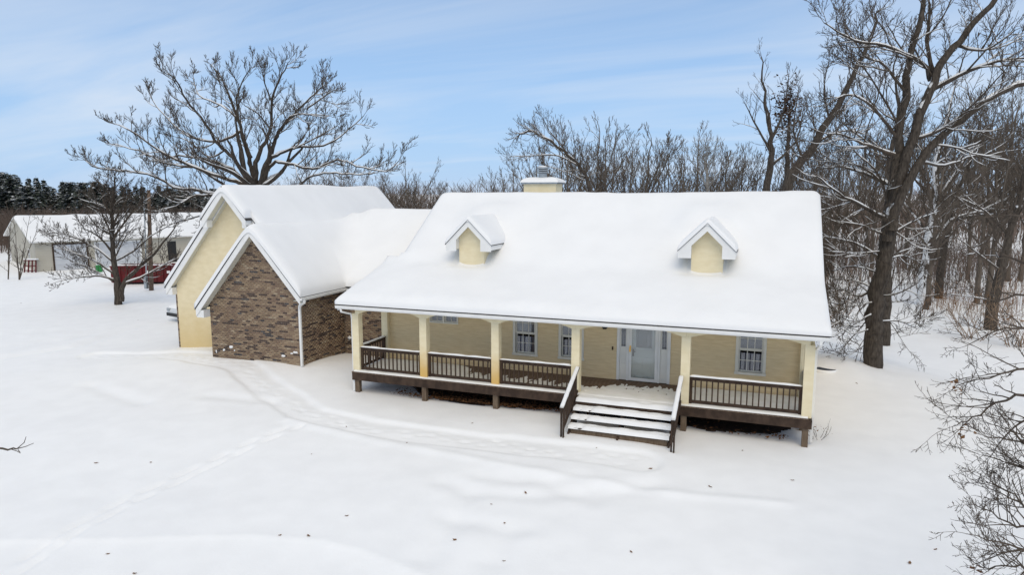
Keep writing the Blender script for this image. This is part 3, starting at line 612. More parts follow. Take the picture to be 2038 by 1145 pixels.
# wing
wl = lambda x: WZR-.18-GSL*abs(x-WXR)
wing = hp(MB().prism([(-22.0,-.3),(-17.4,-.3),(-17.4,wl(-17.4)),(WXR,WZR-.18),(-22.0,wl(-22.0))], 'y', BY+.012, BY+.2), 'brick_gable_wall', 'mortar')
hp(MB().box(-22.0,-21.8,BY+.2,GY0,-.3,wl(-22.0)), 'brick_side_wall', 'mortar')
hp(MB().box(-17.6,-17.412,BY+.2,25.6,-.3,3.35), 'brick_side_wall', 'mortar')
hp(MB().box(-17.6,-13.851,25.612,25.8,-.3,3.45), 'brick_front_wall', 'mortar')
wroof = hp(gband(WXR, WZR, GSL, -22.42, -17.02, 0, -.05, BY-.42, 30.5), 'wing_roof', 'shingle')
hp(gband(WXR, WZR, GSL, -22.38, -17.06, -.052, -.37, BY-.40, BY-.36), 'rake_board', 'white', wroof)
hp(gband(WXR, WZR, GSL, -22.38, -17.06, -.28, -.31, BY-.36, BY-.003), 'soffit', 'soffit', wroof)
zl = WZR-GSL*(22.38+WXR)
hp(MB().box(-22.375,-22.002,BY-.358,BY-.0,zl-.42,zl-.10), 'return_board', 'white', wroof)
zr_ = WZR-GSL*(WXR+17.06)*-1 if False else WZR-GSL*abs(-17.06-WXR)
hp(MB().box(-17.10,-17.06,BY-.36,25.2,zr_-.24,zr_-.06), 'fascia', 'white', wroof)
hp(MB().box(-17.40,-17.10,BY-.358,25.2,zr_-.235,zr_-.215), 'soffit', 'soffit', wroof)
hp(MB().prism([(-17.058,zr_-.19),(-16.985,zr_-.19),(-16.965,zr_-.15),(-16.96,zr_-.085),(-17.058,zr_-.085)], 'y', BY-.40, 25.25), 'gutter', 'white', wroof)
pipe([(-17.0,BY-.22,zr_-.18),(-17.0,BY-.2,zr_-.30),(-17.33,BY-.06,zr_-.46),(-17.35,BY-.055,zr_-.6),(-17.35,BY-.055,gz(-17.35,22.4)+.02)], .045)
# breezeway roof
hp(MB().prism([(25.2,3.36),(29.5,6.33),(33.4,3.6),(33.4,3.52),(29.5,6.25),(25.2,3.28)], 'x', -18.4, -13.74), 'breezeway_roof', 'shingle')
hp(MB().box(-17.0,-14.0,25.22,25.26,3.10,3.285), 'fascia', 'white')
hp(MB().box(-17.4,-13.851,32.9,33.1,-.3,3.4), 'brick_back_wall', 'mortar')
# snow
xs = np.linspace(-25.76,-17.84,73); ys = np.concatenate([[GY0-.73,GY0-.70,GY0-.66,GY0-.58,GY0-.48,GY0-.40,GY0-.345,GY0-.33,GY0-.30,GY0-.25,GY0-.15], np.arange(GY0,GY1+.01,.1475)])
def gh(X, Y): return GZR+.003-GSL*(np.sqrt((X-GXR)**2+.05)-.10)
def gd(X, Y):
    hood = np.abs(X-GXR) < 1.24
    return np.minimum.reduce([X+25.77, -17.83-X, GY1+.01-Y, np.where(hood, Y-GY0+.735, Y-GY0+.335)])
blanket('roof_snow', xs, ys, gh, lambda X, Y: (np.abs(X-GXR) < 1.22) | (Y > GY0-.335), gd, .24, .4, house, floor=-.105, seed=80)
def smax(a, b, k): h = np.clip(.5+.5*(a-b)/k, 0, 1); return b+(a-b)*h+k*h*(1-h)
def wh(X, Y):
    w_ = np.where((X > -22.45) & (X < -16.98), WZR-GSL*(np.sqrt((X-WXR)**2+.04)-.09), -9)
    b = np.where(Y > 25.15, 3.42+.69*(np.minimum(Y, 29.5)-25.2)-.69*np.maximum(Y-29.5, 0), -9)
    b = b-np.where(b > -5, .9*sstep(-18.0,-20.6,X), 0)
    gg = np.where((Y > 24.4) & (X > GXR), GZR-.13-GSL*np.abs(X-GXR), -9)
    r = np.where(b > -5, smax(w_, b, .95*sstep(25.1,26.2,Y)+.01), w_)
    return np.where(gg > -5, smax(r, gg, .45*sstep(24.4,26.,Y)+.01), r)+.003
xs = np.concatenate([np.linspace(-22.43,-17.01,58), np.arange(-16.93,-13.68,.085)]); ys = np.concatenate([[BY-.43,BY-.41,BY-.37,BY-.30,BY-.2], np.arange(BY-.1,33.2,.1)])
def wm(X, Y): return ((X < -17.0) & ((X > -21.75) | (Y < GY0-.05)) & (Y < 31)) | ((X > -17.02) & (Y > 25.17))
def wd(X, Y):
    side = np.where(Y < 25.25, -17.0-X, 9)
    return np.minimum.reduce([X+22.45, side, Y-BY+.435, np.where(X > -17.0, Y-25.15, 9)])
blanket('roof_snow', xs, ys, wh, wm, wd, .24, .4, house, floor=-.095, seed=90)
# bricks -----------------------------------------------------------------------------
rb = random.Random(11)
bm_ = []
BL, BH, BD = .190, .060, .014
for i, m_ in enumerate(M['bricks']):
    for ax in 'xy':
        if ax == 'x': mb = MB().box(-BL/2,BL/2,0,BD,-BH/2,BH/2)
        else: mb = MB().box(-BD,0,-BL/2,BL/2,-BH/2,BH/2)
        me_ = mb.mesh('brick'); me_.materials.append(m_); bm_.append(me_)
class Bricks:
    def __init__(s): s.items = []
    def face(s, u0, u1, z0, top, place, ax):
        row = 0; z = z0
        while z < 6.5:
            u = u0+(0 if row % 2 else -.105); k = rb.choices(range(6), (36,16,22,14,5,7))[0]; run = 0
            while u < u1:
                a, b = max(u, u0), min(u+BL, u1)
                if run <= 0 or rb.random() < .35:
                    k = rb.choices(range(6), (38,18,22,14,4,4))[0]; run = rb.choice((1,1,1,2,2)) if k in (3,4) else rb.choice((1,1,2))
                run -= 1
                if b-a > .03 and min(top(a), top(b)) > z+BH/2: s.items.append((place((a+b)/2, z), b-a, k, ax))
                u += .21
            z += .0775; row += 1
B_ = Bricks()
B_.face(-22.0,-17.4,.0, wl, lambda u, z: (u, BY+.0, z), 'x')
B_.face(BY+.015,25.6,.0, lambda u: 3.16, lambda u, z: (-17.4+.0, u, z), 'y')
B_.face(-17.385,-13.86,.0, lambda u: 3.2, lambda u, z: (u, 25.6, z), 'x')
B_.face(-25.46,-25.352,.0, lambda u: 2.95, lambda u, z: (u, GY0+.02, z), 'x')
vis = [it for it in B_.items if it[0][2] > gz(it[0][0], it[0][1])+.03]
full = [it for it in vis if abs(it[1]-BL) < .001 and it[3] == 'x' and it[0][1] < 23]
full.sort(key=lambda it: np.linalg.norm(np.array(it[0])-CAM)); singles = set(id(it) for it in full[:300])
V = []; Fq = []; Mi = []
cub = np.array([(0,3,2,1),(4,5,6,7),(0,1,5,4),(1,2,6,5),(2,3,7,6),(3,0,4,7)])
for it in vis:
    (px, py, pz), ln, k, ax = it; j = rb.uniform(0, .005)
    if id(it) in singles:
        o = link('brick', bm_[k*2+(0 if ax == 'x' else 1)], None, wing); o.location += Vector((px, py-j, pz)); continue
    b = len(V)
    if ax == 'x': x0,x1,y0,y1 = px-ln/2,px+ln/2,py-j,py+BD
    else: x0,x1,y0,y1 = px-BD,px+j,py-ln/2,py+ln/2
    z0, z1 = pz-BH/2, pz+BH/2
    V += [(x0,y0,z0),(x1,y0,z0),(x1,y1,z0),(x0,y1,z0),(x0,y0,z1),(x1,y0,z1),(x1,y1,z1),(x0,y1,z1)]; Fq.append(cub+b); Mi += [k]*6
me = mesh_np('brickwork', V, np.concatenate(Fq))
for m_ in M['bricks']: me.materials.append(m_)
me.polygons.foreach_set('material_index', np.array(Mi, np.int32))
tag(link('brickwork', me, None, wing), kind='stuff')
hp(MB().box(-25.47,-25.352,GY0+.034,GY1-.5,-.3,3.0), 'brick_veneer', 'mortar')
rs = random.Random(3)
def lump(name, c, sx, sy, sz, m, parent, seed, sub=2):
    import bmesh
    bm = bmesh.new(); bmesh.ops.create_icosphere(bm, subdivisions=sub, radius=1)
    r = random.Random(seed)
    for v in bm.verts: k = 1+r.uniform(-.28,.28); v.co = Vector((c[0]+v.co.x*sx*k, c[1]+v.co.y*sy*k, c[2]+v.co.z*sz*k))
    me = bpy.data.meshes.new(name); bm.to_mesh(me); bm.free(); return link(name, me, m, parent, True)
for i, (px, py, a, b) in enumerate([(460,691,.10,.06),(446,697,.06,.05),(431,700,.03,.07),(467,698,.03,.03),(588,702,.11,.05),(564,709,.10,.05),(581,704,.07,.03)]):
    P = ony(px, py, BY); lump('snow_clump', (P[0], BY-.005, P[2]), a, .03, b, M['roofsnow'], house, i)
P = ony(697, 672, 25.6); lump('snow_clump', (P[0], 25.56, P[2]), .11, .07, .07, M['roofsnow'], house, 33)
hp(MB().box(P[0]-.03,P[0]+.03,25.5,25.6,P[2]-.12,P[2]-.03), 'hose_tap', 'galv')
P = ony(352, 657, GY0+.3); hp(MB().box(-25.62,-25.47,GY0+.25,GY0+.3,P[2]-.05,P[2]).box(-25.62,-25.58,GY0+.25,GY0+.3,P[2]-.12,P[2]), 'hose_hook', 'black')

# bare soil and leaf litter under the deck
xs = np.arange(-12.6,1.2,.1); ys = np.arange(21.15,WALL-.05,.1); XX, YY = np.meshgrid(xs, ys)
front = 21.45+.25*vnoise(XX*.7,YY*0,101)+.12*vnoise(XX*3,YY*0,102)+1.1*sstep(-11.4,-12.6,XX)+.9*sstep(.3,1.2,XX)-.3*np.exp(-((XX+8.5)/2.5)**2)
cm = (YY > front)[:-1,:-1]; q = grid_quads(*XX.shape)[cm.ravel()]
zz = ground(XX.ravel(), YY.ravel())+.03+.02*vnoise(XX.ravel()*3, YY.ravel()*3, 103)
tag(link('bare_soil', mesh_np('soil', np.stack([XX.ravel(), YY.ravel(), zz], 1), q), M['soil'], None, True), 'dark bare soil under the raised porch deck', kind='structure')
def leaf_cloud(n, sampler, size, seed):
    r = random.Random(seed); V = []; Q = []
    for i in range(n):
        c = Vector(sampler(r)); s = size*r.uniform(.6,1.3); a = r.uniform(0,6.28); u = Vector((math.cos(a), math.sin(a), r.uniform(-.5,.5))).normalized(); v = Vector((-math.sin(a), math.cos(a), r.uniform(-.5,.5))).normalized()
        b = len(V); V += [tuple(c-u*s), tuple(c-v*s*.5), tuple(c+u*s+Vector((0,0,s*.4))), tuple(c+v*s*.5+Vector((0,0,s*.3)))]; Q.append((b,b+1,b+2,b+3))
    return V, Q
def lit(r):
    while True:
        x = r.gauss(-8.6,1.9) if r.random() < .75 else r.uniform(-12.3,1.0); y = 21.15+abs(r.gauss(0,.45))
        if -12.6 < x < 1.1 and y < 23: return (x, y, gz(x,y)+.06+r.uniform(0,.05))
V, Q = leaf_cloud(1500, lit, .055, 4)
tag(link('leaf_litter', mesh_np('litter', V, Q), M['litter']), 'brown leaf litter blown in under the porch deck', 'leaves', kind='stuff')

# ------------------------------------------------------------------ trees
def tubes(polys, sides):
    """polys: list of (points (n,3), radii (n)). Returns verts, quads"""
    by = {}
    for p, r in polys: by.setdefault(len(p), []).append((p, r))
    Vs = []; Qs = []; base = 0
    ang = np.arange(sides)*2*math.pi/sides
    for n, lst in by.items():
        P = np.array([a for a, _ in lst], float); R = np.array([b for _, b in lst], float); B = len(lst)
        T = np.gradient(P, axis=1); T /= np.linalg.norm(T, axis=2, keepdims=True)+1e-9
        mean = T.mean(1); ref = np.where(np.abs(mean[:,2:3]) > .75, np.array([[1.,0,0]]), np.array([[0,0,1.]]))
        U = np.cross(T, ref[:,None,:]); U /= np.linalg.norm(U, axis=2, keepdims=True)+1e-9; W = np.cross(T, U)
        ring = P[:,:,None,:]+R[:,:,None,None]*(np.cos(ang)[None,None,:,None]*U[:,:,None,:]+np.sin(ang)[None,None,:,None]*W[:,:,None,:])
        Vs.append(ring.reshape(-1,3))
        i = np.arange(B)[:,None,None]*n*sides+np.arange(n-1)[None,:,None]*sides; j = np.arange(sides)[None,None,:]; k = (j+1) % sides
        Qs.append((np.stack([i+j, i+sides+j, i+sides+k, i+k], -1)).reshape(-1,4)+base); base += B*n*sides
    return np.concatenate(Vs), np.concatenate(Qs)
def snow_polys(polys, rmin, rng, amt=1.):
    out = []
    for p, r in polys:
        if r[0] < rmin: continue
        p = np.array(p); r = np.array(r); T = np.gradient(p, axis=0); T /= np.linalg.norm(T, axis=1, keepdims=True)+1e-9
        k = np.clip((.93-np.abs(T[:,2]))/.4, 0, 1)*amt*np.array([rng.uniform(.5,1.15) for _ in r])
        if k.max() < .15: continue
        rs_ = np.minimum((r*.80+.008)*k, .16); q = p.copy(); q[:,2] += np.minimum(r*.72+.004, r+.03)*np.where(k > .1, 1, .2)
        rs_[0] *= .5; rs_[-1] *= .3; out.append((q, rs_))
    return out
def rv(rng): return Vector((rng.gauss(0,1), rng.gauss(0,1), rng.gauss(0,1))).normalized()
class Grower:
    def __init__(s, seed, rmin=.009, up=.10, wander=.28, dens=1.0, maxlvl=4, kids=(0,0,6,5,4)):
        s.r = random.Random(seed); s.rmin = rmin; s.up = up; s.wander = wander; s.dens = dens; s.maxlvl = maxlvl; s.kids = kids; s.polys = {0:[],1:[],2:[],3:[],4:[],5:[]}
    def branch(s, p, d, Lg, r, lvl):
        rng = s.r; n = {0:8,1:7,2:5,3:4,4:3}.get(lvl, 3); st = Lg/n; p = Vector(p); d = Vector(d).normalized(); pts = [p.copy()]; rad = [r]; ds = [d.copy()]
        r_end = max(s.rmin*.6, r*(.35 if lvl < 3 else .45))
        for i in range(n):
            d = (d+rv(rng)*s.wander*(1 if lvl < 3 else .62)+Vector((0,0,s.up))).normalized(); p = p+d*st; pts.append(p.copy()); ds.append(d.copy()); rad.append(max(r+(r_end-r)*(i+1)/n, s.rmin*.6))
        s.polys[lvl].append((np.array([tuple(q) for q in pts]), np.array(rad)))
        if lvl < s.maxlvl: s.children(pts, rad, ds, Lg, lvl)
    def children(s, pts, rad, ds, Lg, lvl, t0=.22, count=None, clen=None, droop=0):
        rng = s.r; n = len(pts)-1; c = count if count is not None else s.kids[min(lvl+1, 4)]*s.dens; c = int(c)+(rng.random() < c-int(c))
        for k in range(c+1):
            t = 1.0 if k == c else t0+(1-t0)*(k+rng.random())/max(c,1); f = t*n; i = min(int(f), n-1); fr = f-i
            P = pts[i].lerp(pts[i+1], fr); D = ds[min(i+1, n)]; rr = rad[i]+(rad[i+1]-rad[i])*fr
            perp = D.cross(rv(rng)); 
            if perp.length < 1e-3: continue
            perp.normalize(); perp.z += .25; a = math.radians(rng.uniform(28,62)) if k < c else math.radians(rng.uniform(5,30))
            dd = D*math.cos(a)+perp*math.sin(a)+Vector((0,0,-droop)); base = clen if clen else Lg*.52
            ll = base*rng.uniform(.6,1.2)*(1.15-.55*t)
            s.branch(P, dd, ll, max(s.rmin, min(rr*.62, ll*.016+.006)), lvl+1)
    def limb(s, P3, r0, r1, lvl=1, spacing=.5, clen=2.2, t0=.25, droop=0):
        """a main limb along given 3D points, dressed with branches"""
        P3 = [Vector(p) for p in P3]; sm = []
        m = len(P3)
        for i in range(m-1):
            a = P3[max(i-1,0)]; b = P3[i]; c = P3[i+1]; d = P3[min(i+2,m-1)]
            for k in range(4):
                t = k/4; sm.append(.5*((2*b)+(c-a)*t+(2*a-5*b+4*c-d)*t*t+(3*b-a-3*c+d)*t**3))
        sm.append(P3[-1]); n = len(sm)-1; Lg = sum((sm[i+1]-sm[i]).length for i in range(n)); w_ = .012*Lg
        pts = [q+rv(s.r)*w_*s.r.random()*.8*(0 < i < n) for i, q in enumerate(sm)]
        rad = [r0+(r1-r0)*(i/n)**.8 for i in range(n+1)]; ds = [(pts[min(i+1,n)]-pts[max(i-1,0)]).normalized() for i in range(n+1)]
        s.polys[lvl].append((np.array([tuple(q) for q in pts]), np.array(rad)))
        if spacing: s.children(pts, rad, ds, Lg, max(lvl,1), t0, Lg*(1-t0)/spacing, clen, droop)
    def meshes(s, snow=True, rmin_snow=.014, amt=1.0):
        big = s.polys[0]+[p for p in s.polys[1] if p[1][0] > .09]; sml = [p for p in s.polys[1] if p[1][0] <= .09]+s.polys[2]; tw = s.polys[3]+s.polys[4]+s.polys[5]
        out = {}
        if big: out['trunk'] = tubes(big, 9)
        parts = []; b = 0; Vl = []; Ql = []
        for lst, sd_ in ((sml, 5), (tw, 3)):
            if lst: v, q = tubes(lst, sd_); Vl.append(v); Ql.append(q+b); b += len(v)
        if Vl: out['crown'] = (np.concatenate(Vl), np.concatenate(Ql))
        if snow:
            sp = snow_polys(s.polys[0]+s.polys[1]+s.polys[2]+s.polys[3], rmin_snow, s.r, amt)
            if sp: out['snow'] = tubes(sp, 5)
        return out
    def tree(s, name, loc, label, cat='tree', group=None, snow=True, rmin_snow=.014, amt=1., bark='bark', twig='twig'):
        """world-space tree as Empty > trunk, crown, branch_snow"""
        root = empty(name, loc, label, cat, group); ms = s.meshes(snow, rmin_snow, amt)
        for k, m_ in (('trunk', bark), ('crown', twig), ('snow', 'roofsnow')):
            if k in ms: link({'snow':'branch_snow'}.get(k, k), mesh_np(k, *ms[k]), M[m_], root, True)
        return root
def pxlimb(pts, D, rng, spread=2.5, lean=None):
    """pixel polyline -> 3D limb starting at distance D and leaning gently nearer or farther"""
    k = rng.uniform(-spread, spread) if lean is None else lean; n = len(pts)-1
    return [ond(a, b, D+k*(i/n)**1.3) for i, (a, b) in enumerate(pts)]

# --- broad oak behind the garage
DO = 43.0; G1 = Grower(21, rmin=.013, up=.13, wander=.30, kids=(0,0,0,6,5)); R1 = random.Random(77)
Z = lambda l: [(150+a/2.997, 100+b/2.997) for a, b in l]
base = ond(511, 400, DO); gb = gz(base[0], base[1])
G1.limb([(base[0],base[1],gb-.3),(base[0]+.05,base[1],2.5),tuple(ond(511,420,DO)),tuple(ond(509,366,DO))], .70, .40, lvl=0, spacing=0)
LIMBS = [([(1040,830),(1000,770),(900,690),(700,640),(560,640),(470,690)],.20), ([(1040,830),(960,785),(870,760),(640,670),(500,600),(330,480),(240,440)],.23),
 ([(1060,850),(1030,790),(940,640),(850,560),(780,440),(660,290),(600,180),(530,130)],.26), ([(1075,830),(1060,760),(1035,640),(990,480),(960,380),(900,230),(860,150),(805,80)],.28),
 ([(1075,830),(1075,700),(1100,600),(1160,480),(1170,300),(1220,170),(1270,70)],.30), ([(1050,640),(1010,540),(960,330),(990,200),(1050,100)],.15),
 ([(1090,850),(1130,760),(1180,580),(1210,490),(1300,390),(1400,280),(1500,200)],.30), ([(1170,640),(1220,620),(1320,580),(1480,570),(1600,500),(1720,390)],.18),
 ([(1150,720),(1190,670),(1300,680),(1420,710),(1560,660),(1680,690),(1850,720),(1930,660)],.17), ([(1090,870),(1240,840),(1340,800),(1420,750),(1560,735),(1700,745),(1800,730)],.17),
 ([(1040,850),(940,830),(850,780),(720,700),(550,680),(380,600),(220,560)],.20), ([(1040,900),(930,880),(800,850),(600,820),(470,750),(300,720),(130,700),(50,650)],.21),
 ([(1040,940),(900,870),(720,870),(600,930),(460,960)],.17), ([(1040,960),(880,940),(700,1000),(560,1040)],.15), ([(1190,520),(1280,400),(1380,380),(1520,390)],.12),
 ([(990,480),(880,540),(720,530),(600,460),(500,350),(440,260)],.14), ([(900,590),(800,640),(700,560),(620,520)],.09), ([(960,400),(870,330),(740,270),(700,150)],.11),
 ([(1160,470),(1090,380),(1010,330)],.08), ([(1180,330),(1130,200),(1120,130)],.09), ([(1380,350),(1480,280),(1530,240)],.08), ([(1300,590),(1440,520),(1560,450)],.09)]
for l, r in LIMBS: G1.limb(pxlimb(Z(l), DO, R1, 4.0), r*.64, .022, spacing=.44, clen=1.9)
for i in range(9):                      # limbs towards and away from the camera
    a = (i+.5)/9*6.28; d = Vector((math.cos(a), math.sin(a), .55)); G1.branch(tuple(ond(511, 375, DO)), d, R1.uniform(3.5,5.2), .15, 1)
G1.tree('oak_tree', (base[0], base[1], gb), 'broad spreading bare oak with snowy limbs behind the garage roof', rmin_snow=.016, amt=1.1)

# --- small tree in the left yard
P = onz(236, 606, 0); D2 = depth(P); G2 = Grower(5, rmin=.013, up=.05, wander=.24, kids=(0,0,5,5,4)); R2 = random.Random(8)
gb = gz(P[0], P[1])
G2.limb([(P[0],P[1],gb-.2),tuple(ond(232,560,D2)),tuple(ond(224,500,D2)),tuple(ond(222,440,D2)),tuple(ond(226,380,D2)),tuple(ond(228,345,D2))], .27, .03, lvl=0, spacing=.36, clen=1.6, t0=.45)
G2.limb([tuple(ond(240,600,D2)),tuple(ond(246,565,D2)),tuple(ond(275,535,D2)),tuple(ond(315,495,D2)),tuple(ond(350,450,D2))], .22, .03, spacing=.45, clen=1.6)
for l in ([(226,545),(190,520),(150,505),(105,490)],[(224,520),(185,490),(140,470),(95,462)],[(222,500),(195,470),(165,455)],[(224,480),(250,440),(285,400),(300,375)],[(224,470),(205,430),(190,400)],[(236,560),(200,550),(160,552),(118,560)],[(226,520),(265,500),(300,470),(345,445)],[(246,565),(290,548),(330,525),(352,515)],[(224,450),(245,410),(262,385)],[(222,430),(205,395),(212,360)],[(226,560),(180,535),(140,520)]):
    G2.limb(pxlimb(l, D2, R2, 2.2), .09, .018, spacing=.27, clen=1.5, t0=.2)
for i in range(26):
    t = R2.uniform(.18,.95); q = Vector(ond(229-8*min(t,.6), 560-190*t, D2)); a = R2.uniform(0,6.28); G2.branch(q, (math.cos(a), math.sin(a), .45+.5*t), (3.6-2.3*t)*R2.uniform(.7,1.1), .06-.03*t, 2)
G2.tree('yard_tree', (P[0], P[1], gb), 'small bare tree with low snowy branches standing alone in the left yard', rmin_snow=.016, amt=1., bark='barksnow2')

# --- thin saplings by the outbuilding
for i, (px, py, tops) in enumerate([(16,556,[(18,470),(22,430)]), (38,557,[(28,440),(34,500),(60,430),(75,455)])]):
    P = onz(px, py, 0); Dd = depth(P); G = Grower(30+i, rmin=.012, up=.12, wander=.2, kids=(0,0,4,3,2), maxlvl=3)
    for t in tops: G.limb([tuple(P-np.array([0,0,.2])), tuple(ond(px+(t[0]-px)*.35, py+(t[1]-py)*.4, Dd)), tuple(ond(t[0], t[1], Dd+.3))], .06, .012, spacing=.5, clen=1.1)
    G.tree('sapling', tuple(P), ['single thin bare sapling at the far left edge','clump of thin bare saplings in front of the outbuilding gable'][i], snow=False, group='saplings by the outbuilding')

# --- big oak right of the house and its neighbours
P = onz(1735, 730, 0.05); D3 = depth(P); G3 = Grower(41, rmin=.010, up=.06, wander=.30, kids=(0,0,0,6,5)); R3 = random.Random(9)
gb = gz(P[0], P[1])
def w3(l, dd=0): return [tuple(ond(a, b, D3+dd)) for a, b in l]
G3.limb([(P[0],P[1],gb-.3)]+w3([(1742,650),(1752,560),(1764,470),(1772,400),(1782,320),(1796,220),(1808,130),(1830,40),(1850,-60)]), .42, .07, lvl=0, spacing=.6, clen=2.2, t0=.5)
G3.limb(w3([(1766,480),(1785,380),(1812,290),(1850,180),(1885,110),(1940,45),(2000,-20),(2060,-70)], -.3), .26, .07, lvl=0, spacing=.6, clen=2.3, t0=.35)
G3.limb(w3([(1775,460),(1790,400),(1840,310),(1900,250),(1970,195),(2040,165),(2120,150)], -.6), .22, .08, lvl=0, spacing=.55, clen=2.2, t0=.3)
for l, r in (([(1795,290),(1760,240),(1720,200),(1680,190),(1640,215)],.10), ([(1852,160),(1835,125),(1760,90),(1700,80),(1640,45)],.12), ([(1785,310),(1730,290),(1680,270),(1640,265)],.10), ([(1775,370),(1720,345),(1670,330),(1625,310)],.10),
             ([(1768,440),(1715,410),(1670,385),(1625,350)],.11), ([(1758,520),(1715,490),(1675,478),(1635,470)],.08), ([(1752,560),(1715,590),(1680,578),(1650,575)],.08), ([(1752,590),(1785,585),(1825,565)],.05), ([(1850,180),(1930,140),(2000,120),(2060,115)],.13),
             ([(1860,160),(1845,80),(1850,10),(1830,-40)],.12), ([(1810,280),(1870,260),(1930,215),(2000,140)],.10), ([(1775,430),(1750,350),(1700,300),(1660,250)],.07), ([(1830,320),(1880,330),(1940,310),(2010,320)],.09), ([(1800,180),(1760,130),(1720,110),(1690,60)],.08),
             ([(1765,470),(1820,440),(1870,420)],.07), ([(1746,620),(1700,640),(1665,625)],.04), ([(1748,600),(1690,610),(1650,600)],.04), ([(1905,90),(1960,100),(2020,60)],.09), ([(1790,250),(1730,150),(1700,120)],.06), ([(1752,545),(1700,530),(1655,540)],.05), ([(1748,610),(1715,650),(1680,690)],.04), ([(1750,640),(1790,640),(1825,655)],.04), ([(1746,650),(1700,665),(1668,650)],.035), ([(1755,520),(1800,510),(1840,530)],.05), ([(1764,470),(1720,450),(1665,440)],.06), ([(1758,500),(1700,505),(1648,500)],.05), ([(1750,580),(1705,560),(1660,555)],.05)):
    G3.limb(pxlimb(l, D3, R3, 2.5), r*.85, .018, spacing=.33, clen=2.0, t0=.15)
G3.tree('oak_tree', (P[0], P[1], gb), 'tallest bare oak with forked trunk standing beside the right end of the house', rmin_snow=.0125, amt=1.05, bark='barksnow2')

def simple_tree(seed, foot, trunk, D, r0, name, label, limbs=(), spacing=.55, clen=2.4, snow=True, bark='bark', twig='twig', kids=(0,0,0,5,3), group=None, amt=1., rmin=.012, t0=.25, cat='tree', r1=.05):
    G = Grower(seed, rmin=rmin, up=.09, wander=.28, kids=kids); R = random.Random(seed)
    f = ond(*foot, D); g_ = gz(f[0], f[1])
    G.limb([(f[0], f[1], g_-.3)]+[tuple(ond(a, b, D)) for a, b in trunk], r0, r1, lvl=0, spacing=spacing, clen=clen, t0=t0)
    for l, r in limbs: G.limb(pxlimb(l, D, R, 2), r, .02, spacing=.5, clen=clen*.8)
    return G.tree(name, (f[0], f[1], g_), label, cat, group, snow, .018, amt, bark, twig)
simple_tree(51, (1758,688), [(1762,610),(1770,520),(1778,420),(1772,330),(1790,240),(1785,150)], 38.5, .36, 'oak_tree', 'slimmer bare tree rising just behind the tall forked oak', clen=2.2)
simple_tree(52, (1545,420), [(1562,378),(1600,320),(1650,235),(1700,150),(1735,70),(1750,20)], 44, .42, 'leaning_tree', 'bare tree leaning strongly to the right behind the roof ridge', limbs=[([(1600,320),(1580,260),(1590,180)],.1),([(1650,235),(1640,180),(1650,120)],.08),([(1620,285),(1680,260),(1730,270)],.09)])
simple_tree(53, (1838,600), [(1842,540),(1850,470),(1866,400),(1862,330),(1880,250),(1900,170)], 53, .55, 'snow_plastered_tree', 'bare tree with snow plastered trunk deeper in the right woods', limbs=[([(1850,470),(1800,400),(1760,340)],.15),([(1866,400),(1910,330),(1960,280)],.16),([(1848,500),(1890,440),(1950,420),(2010,390)],.16)], amt=1.3, bark='barksnow')
simple_tree(54, (1868,590), [(1876,520),(1890,440),(1905,380),(1930,330),(1950,240)], 56, .35, 'woodland_tree', 'dark slender tree right of the snow plastered trunk', limbs=[([(1890,440),(1940,430),(1990,425)],.2)])
simple_tree(55, (1968,664), [(1978,600),(1992,540),(2008,470),(2030,400),(2050,300),(2070,180)], 43, .42, 'woodland_tree', 'thick bare trunk leaning out past the right edge of the picture', limbs=[([(1992,540),(1940,500),(1900,470)],.08),([(2008,470),(1960,420),(1900,390)],.12),([(1978,600),(1930,590),(1880,585)],.05)], amt=1.1, bark='barksnow2')
simple_tree(56, (1520,430), [(1530,370),(1535,300),(1532,240),(1520,180),(1515,112)], 50, .34, 'dead_tree', 'dead tree with bare broken spire behind the roof', spacing=1.1, clen=2.2, kids=(0,0,0,3,2), limbs=[([(1534,280),(1560,220),(1570,150)],.13),([(1532,300),(1500,240),(1482,205)],.10),([(1535,330),(1585,280),(1600,210)],.12)], r1=.03)
T_ = simple_tree(57, (1575,430), [(1568,370),(1566,300),(1572,240),(1580,200)], 52, .28, 'oak_tree', 'small oak keeping a dark clump of dead leaves behind the roof', clen=2.0)
def clump(r):
    c = ond(1566+r.gauss(0,15), 222+r.gauss(0,26), 52+r.gauss(0,.8)); return tuple(c)
V, Q = leaf_cloud(700, clump, .16, 6); link('dead_leaves', mesh_np('dl', V, Q), M['leafdark'], T_)
simple_tree(58, (1412,430), [(1408,380),(1404,330),(1400,310)], 47, .13, 'pale_sapling', 'pale grey thin tree just behind the roof ridge', bark='birch', twig='birch', spacing=.5, clen=2.0, limbs=[([(1408,375),(1390,340),(1375,320)],.05),([(1408,375),(1425,350),(1450,330)],.05)], snow=False)
simple_tree(59, (1170,470), [(1172,380),(1150,330),(1110,290),(1060,262),(1030,272)], 55, .21, 'arching_tree', 'bare tree arching to the left behind the chimney', limbs=[([(1150,330),(1110,310),(1060,310),(1015,312)],.07),([(1130,305),(1100,270),(1085,245)],.06),([(1165,360),(1120,340),(1085,330)],.06)], spacing=.36)

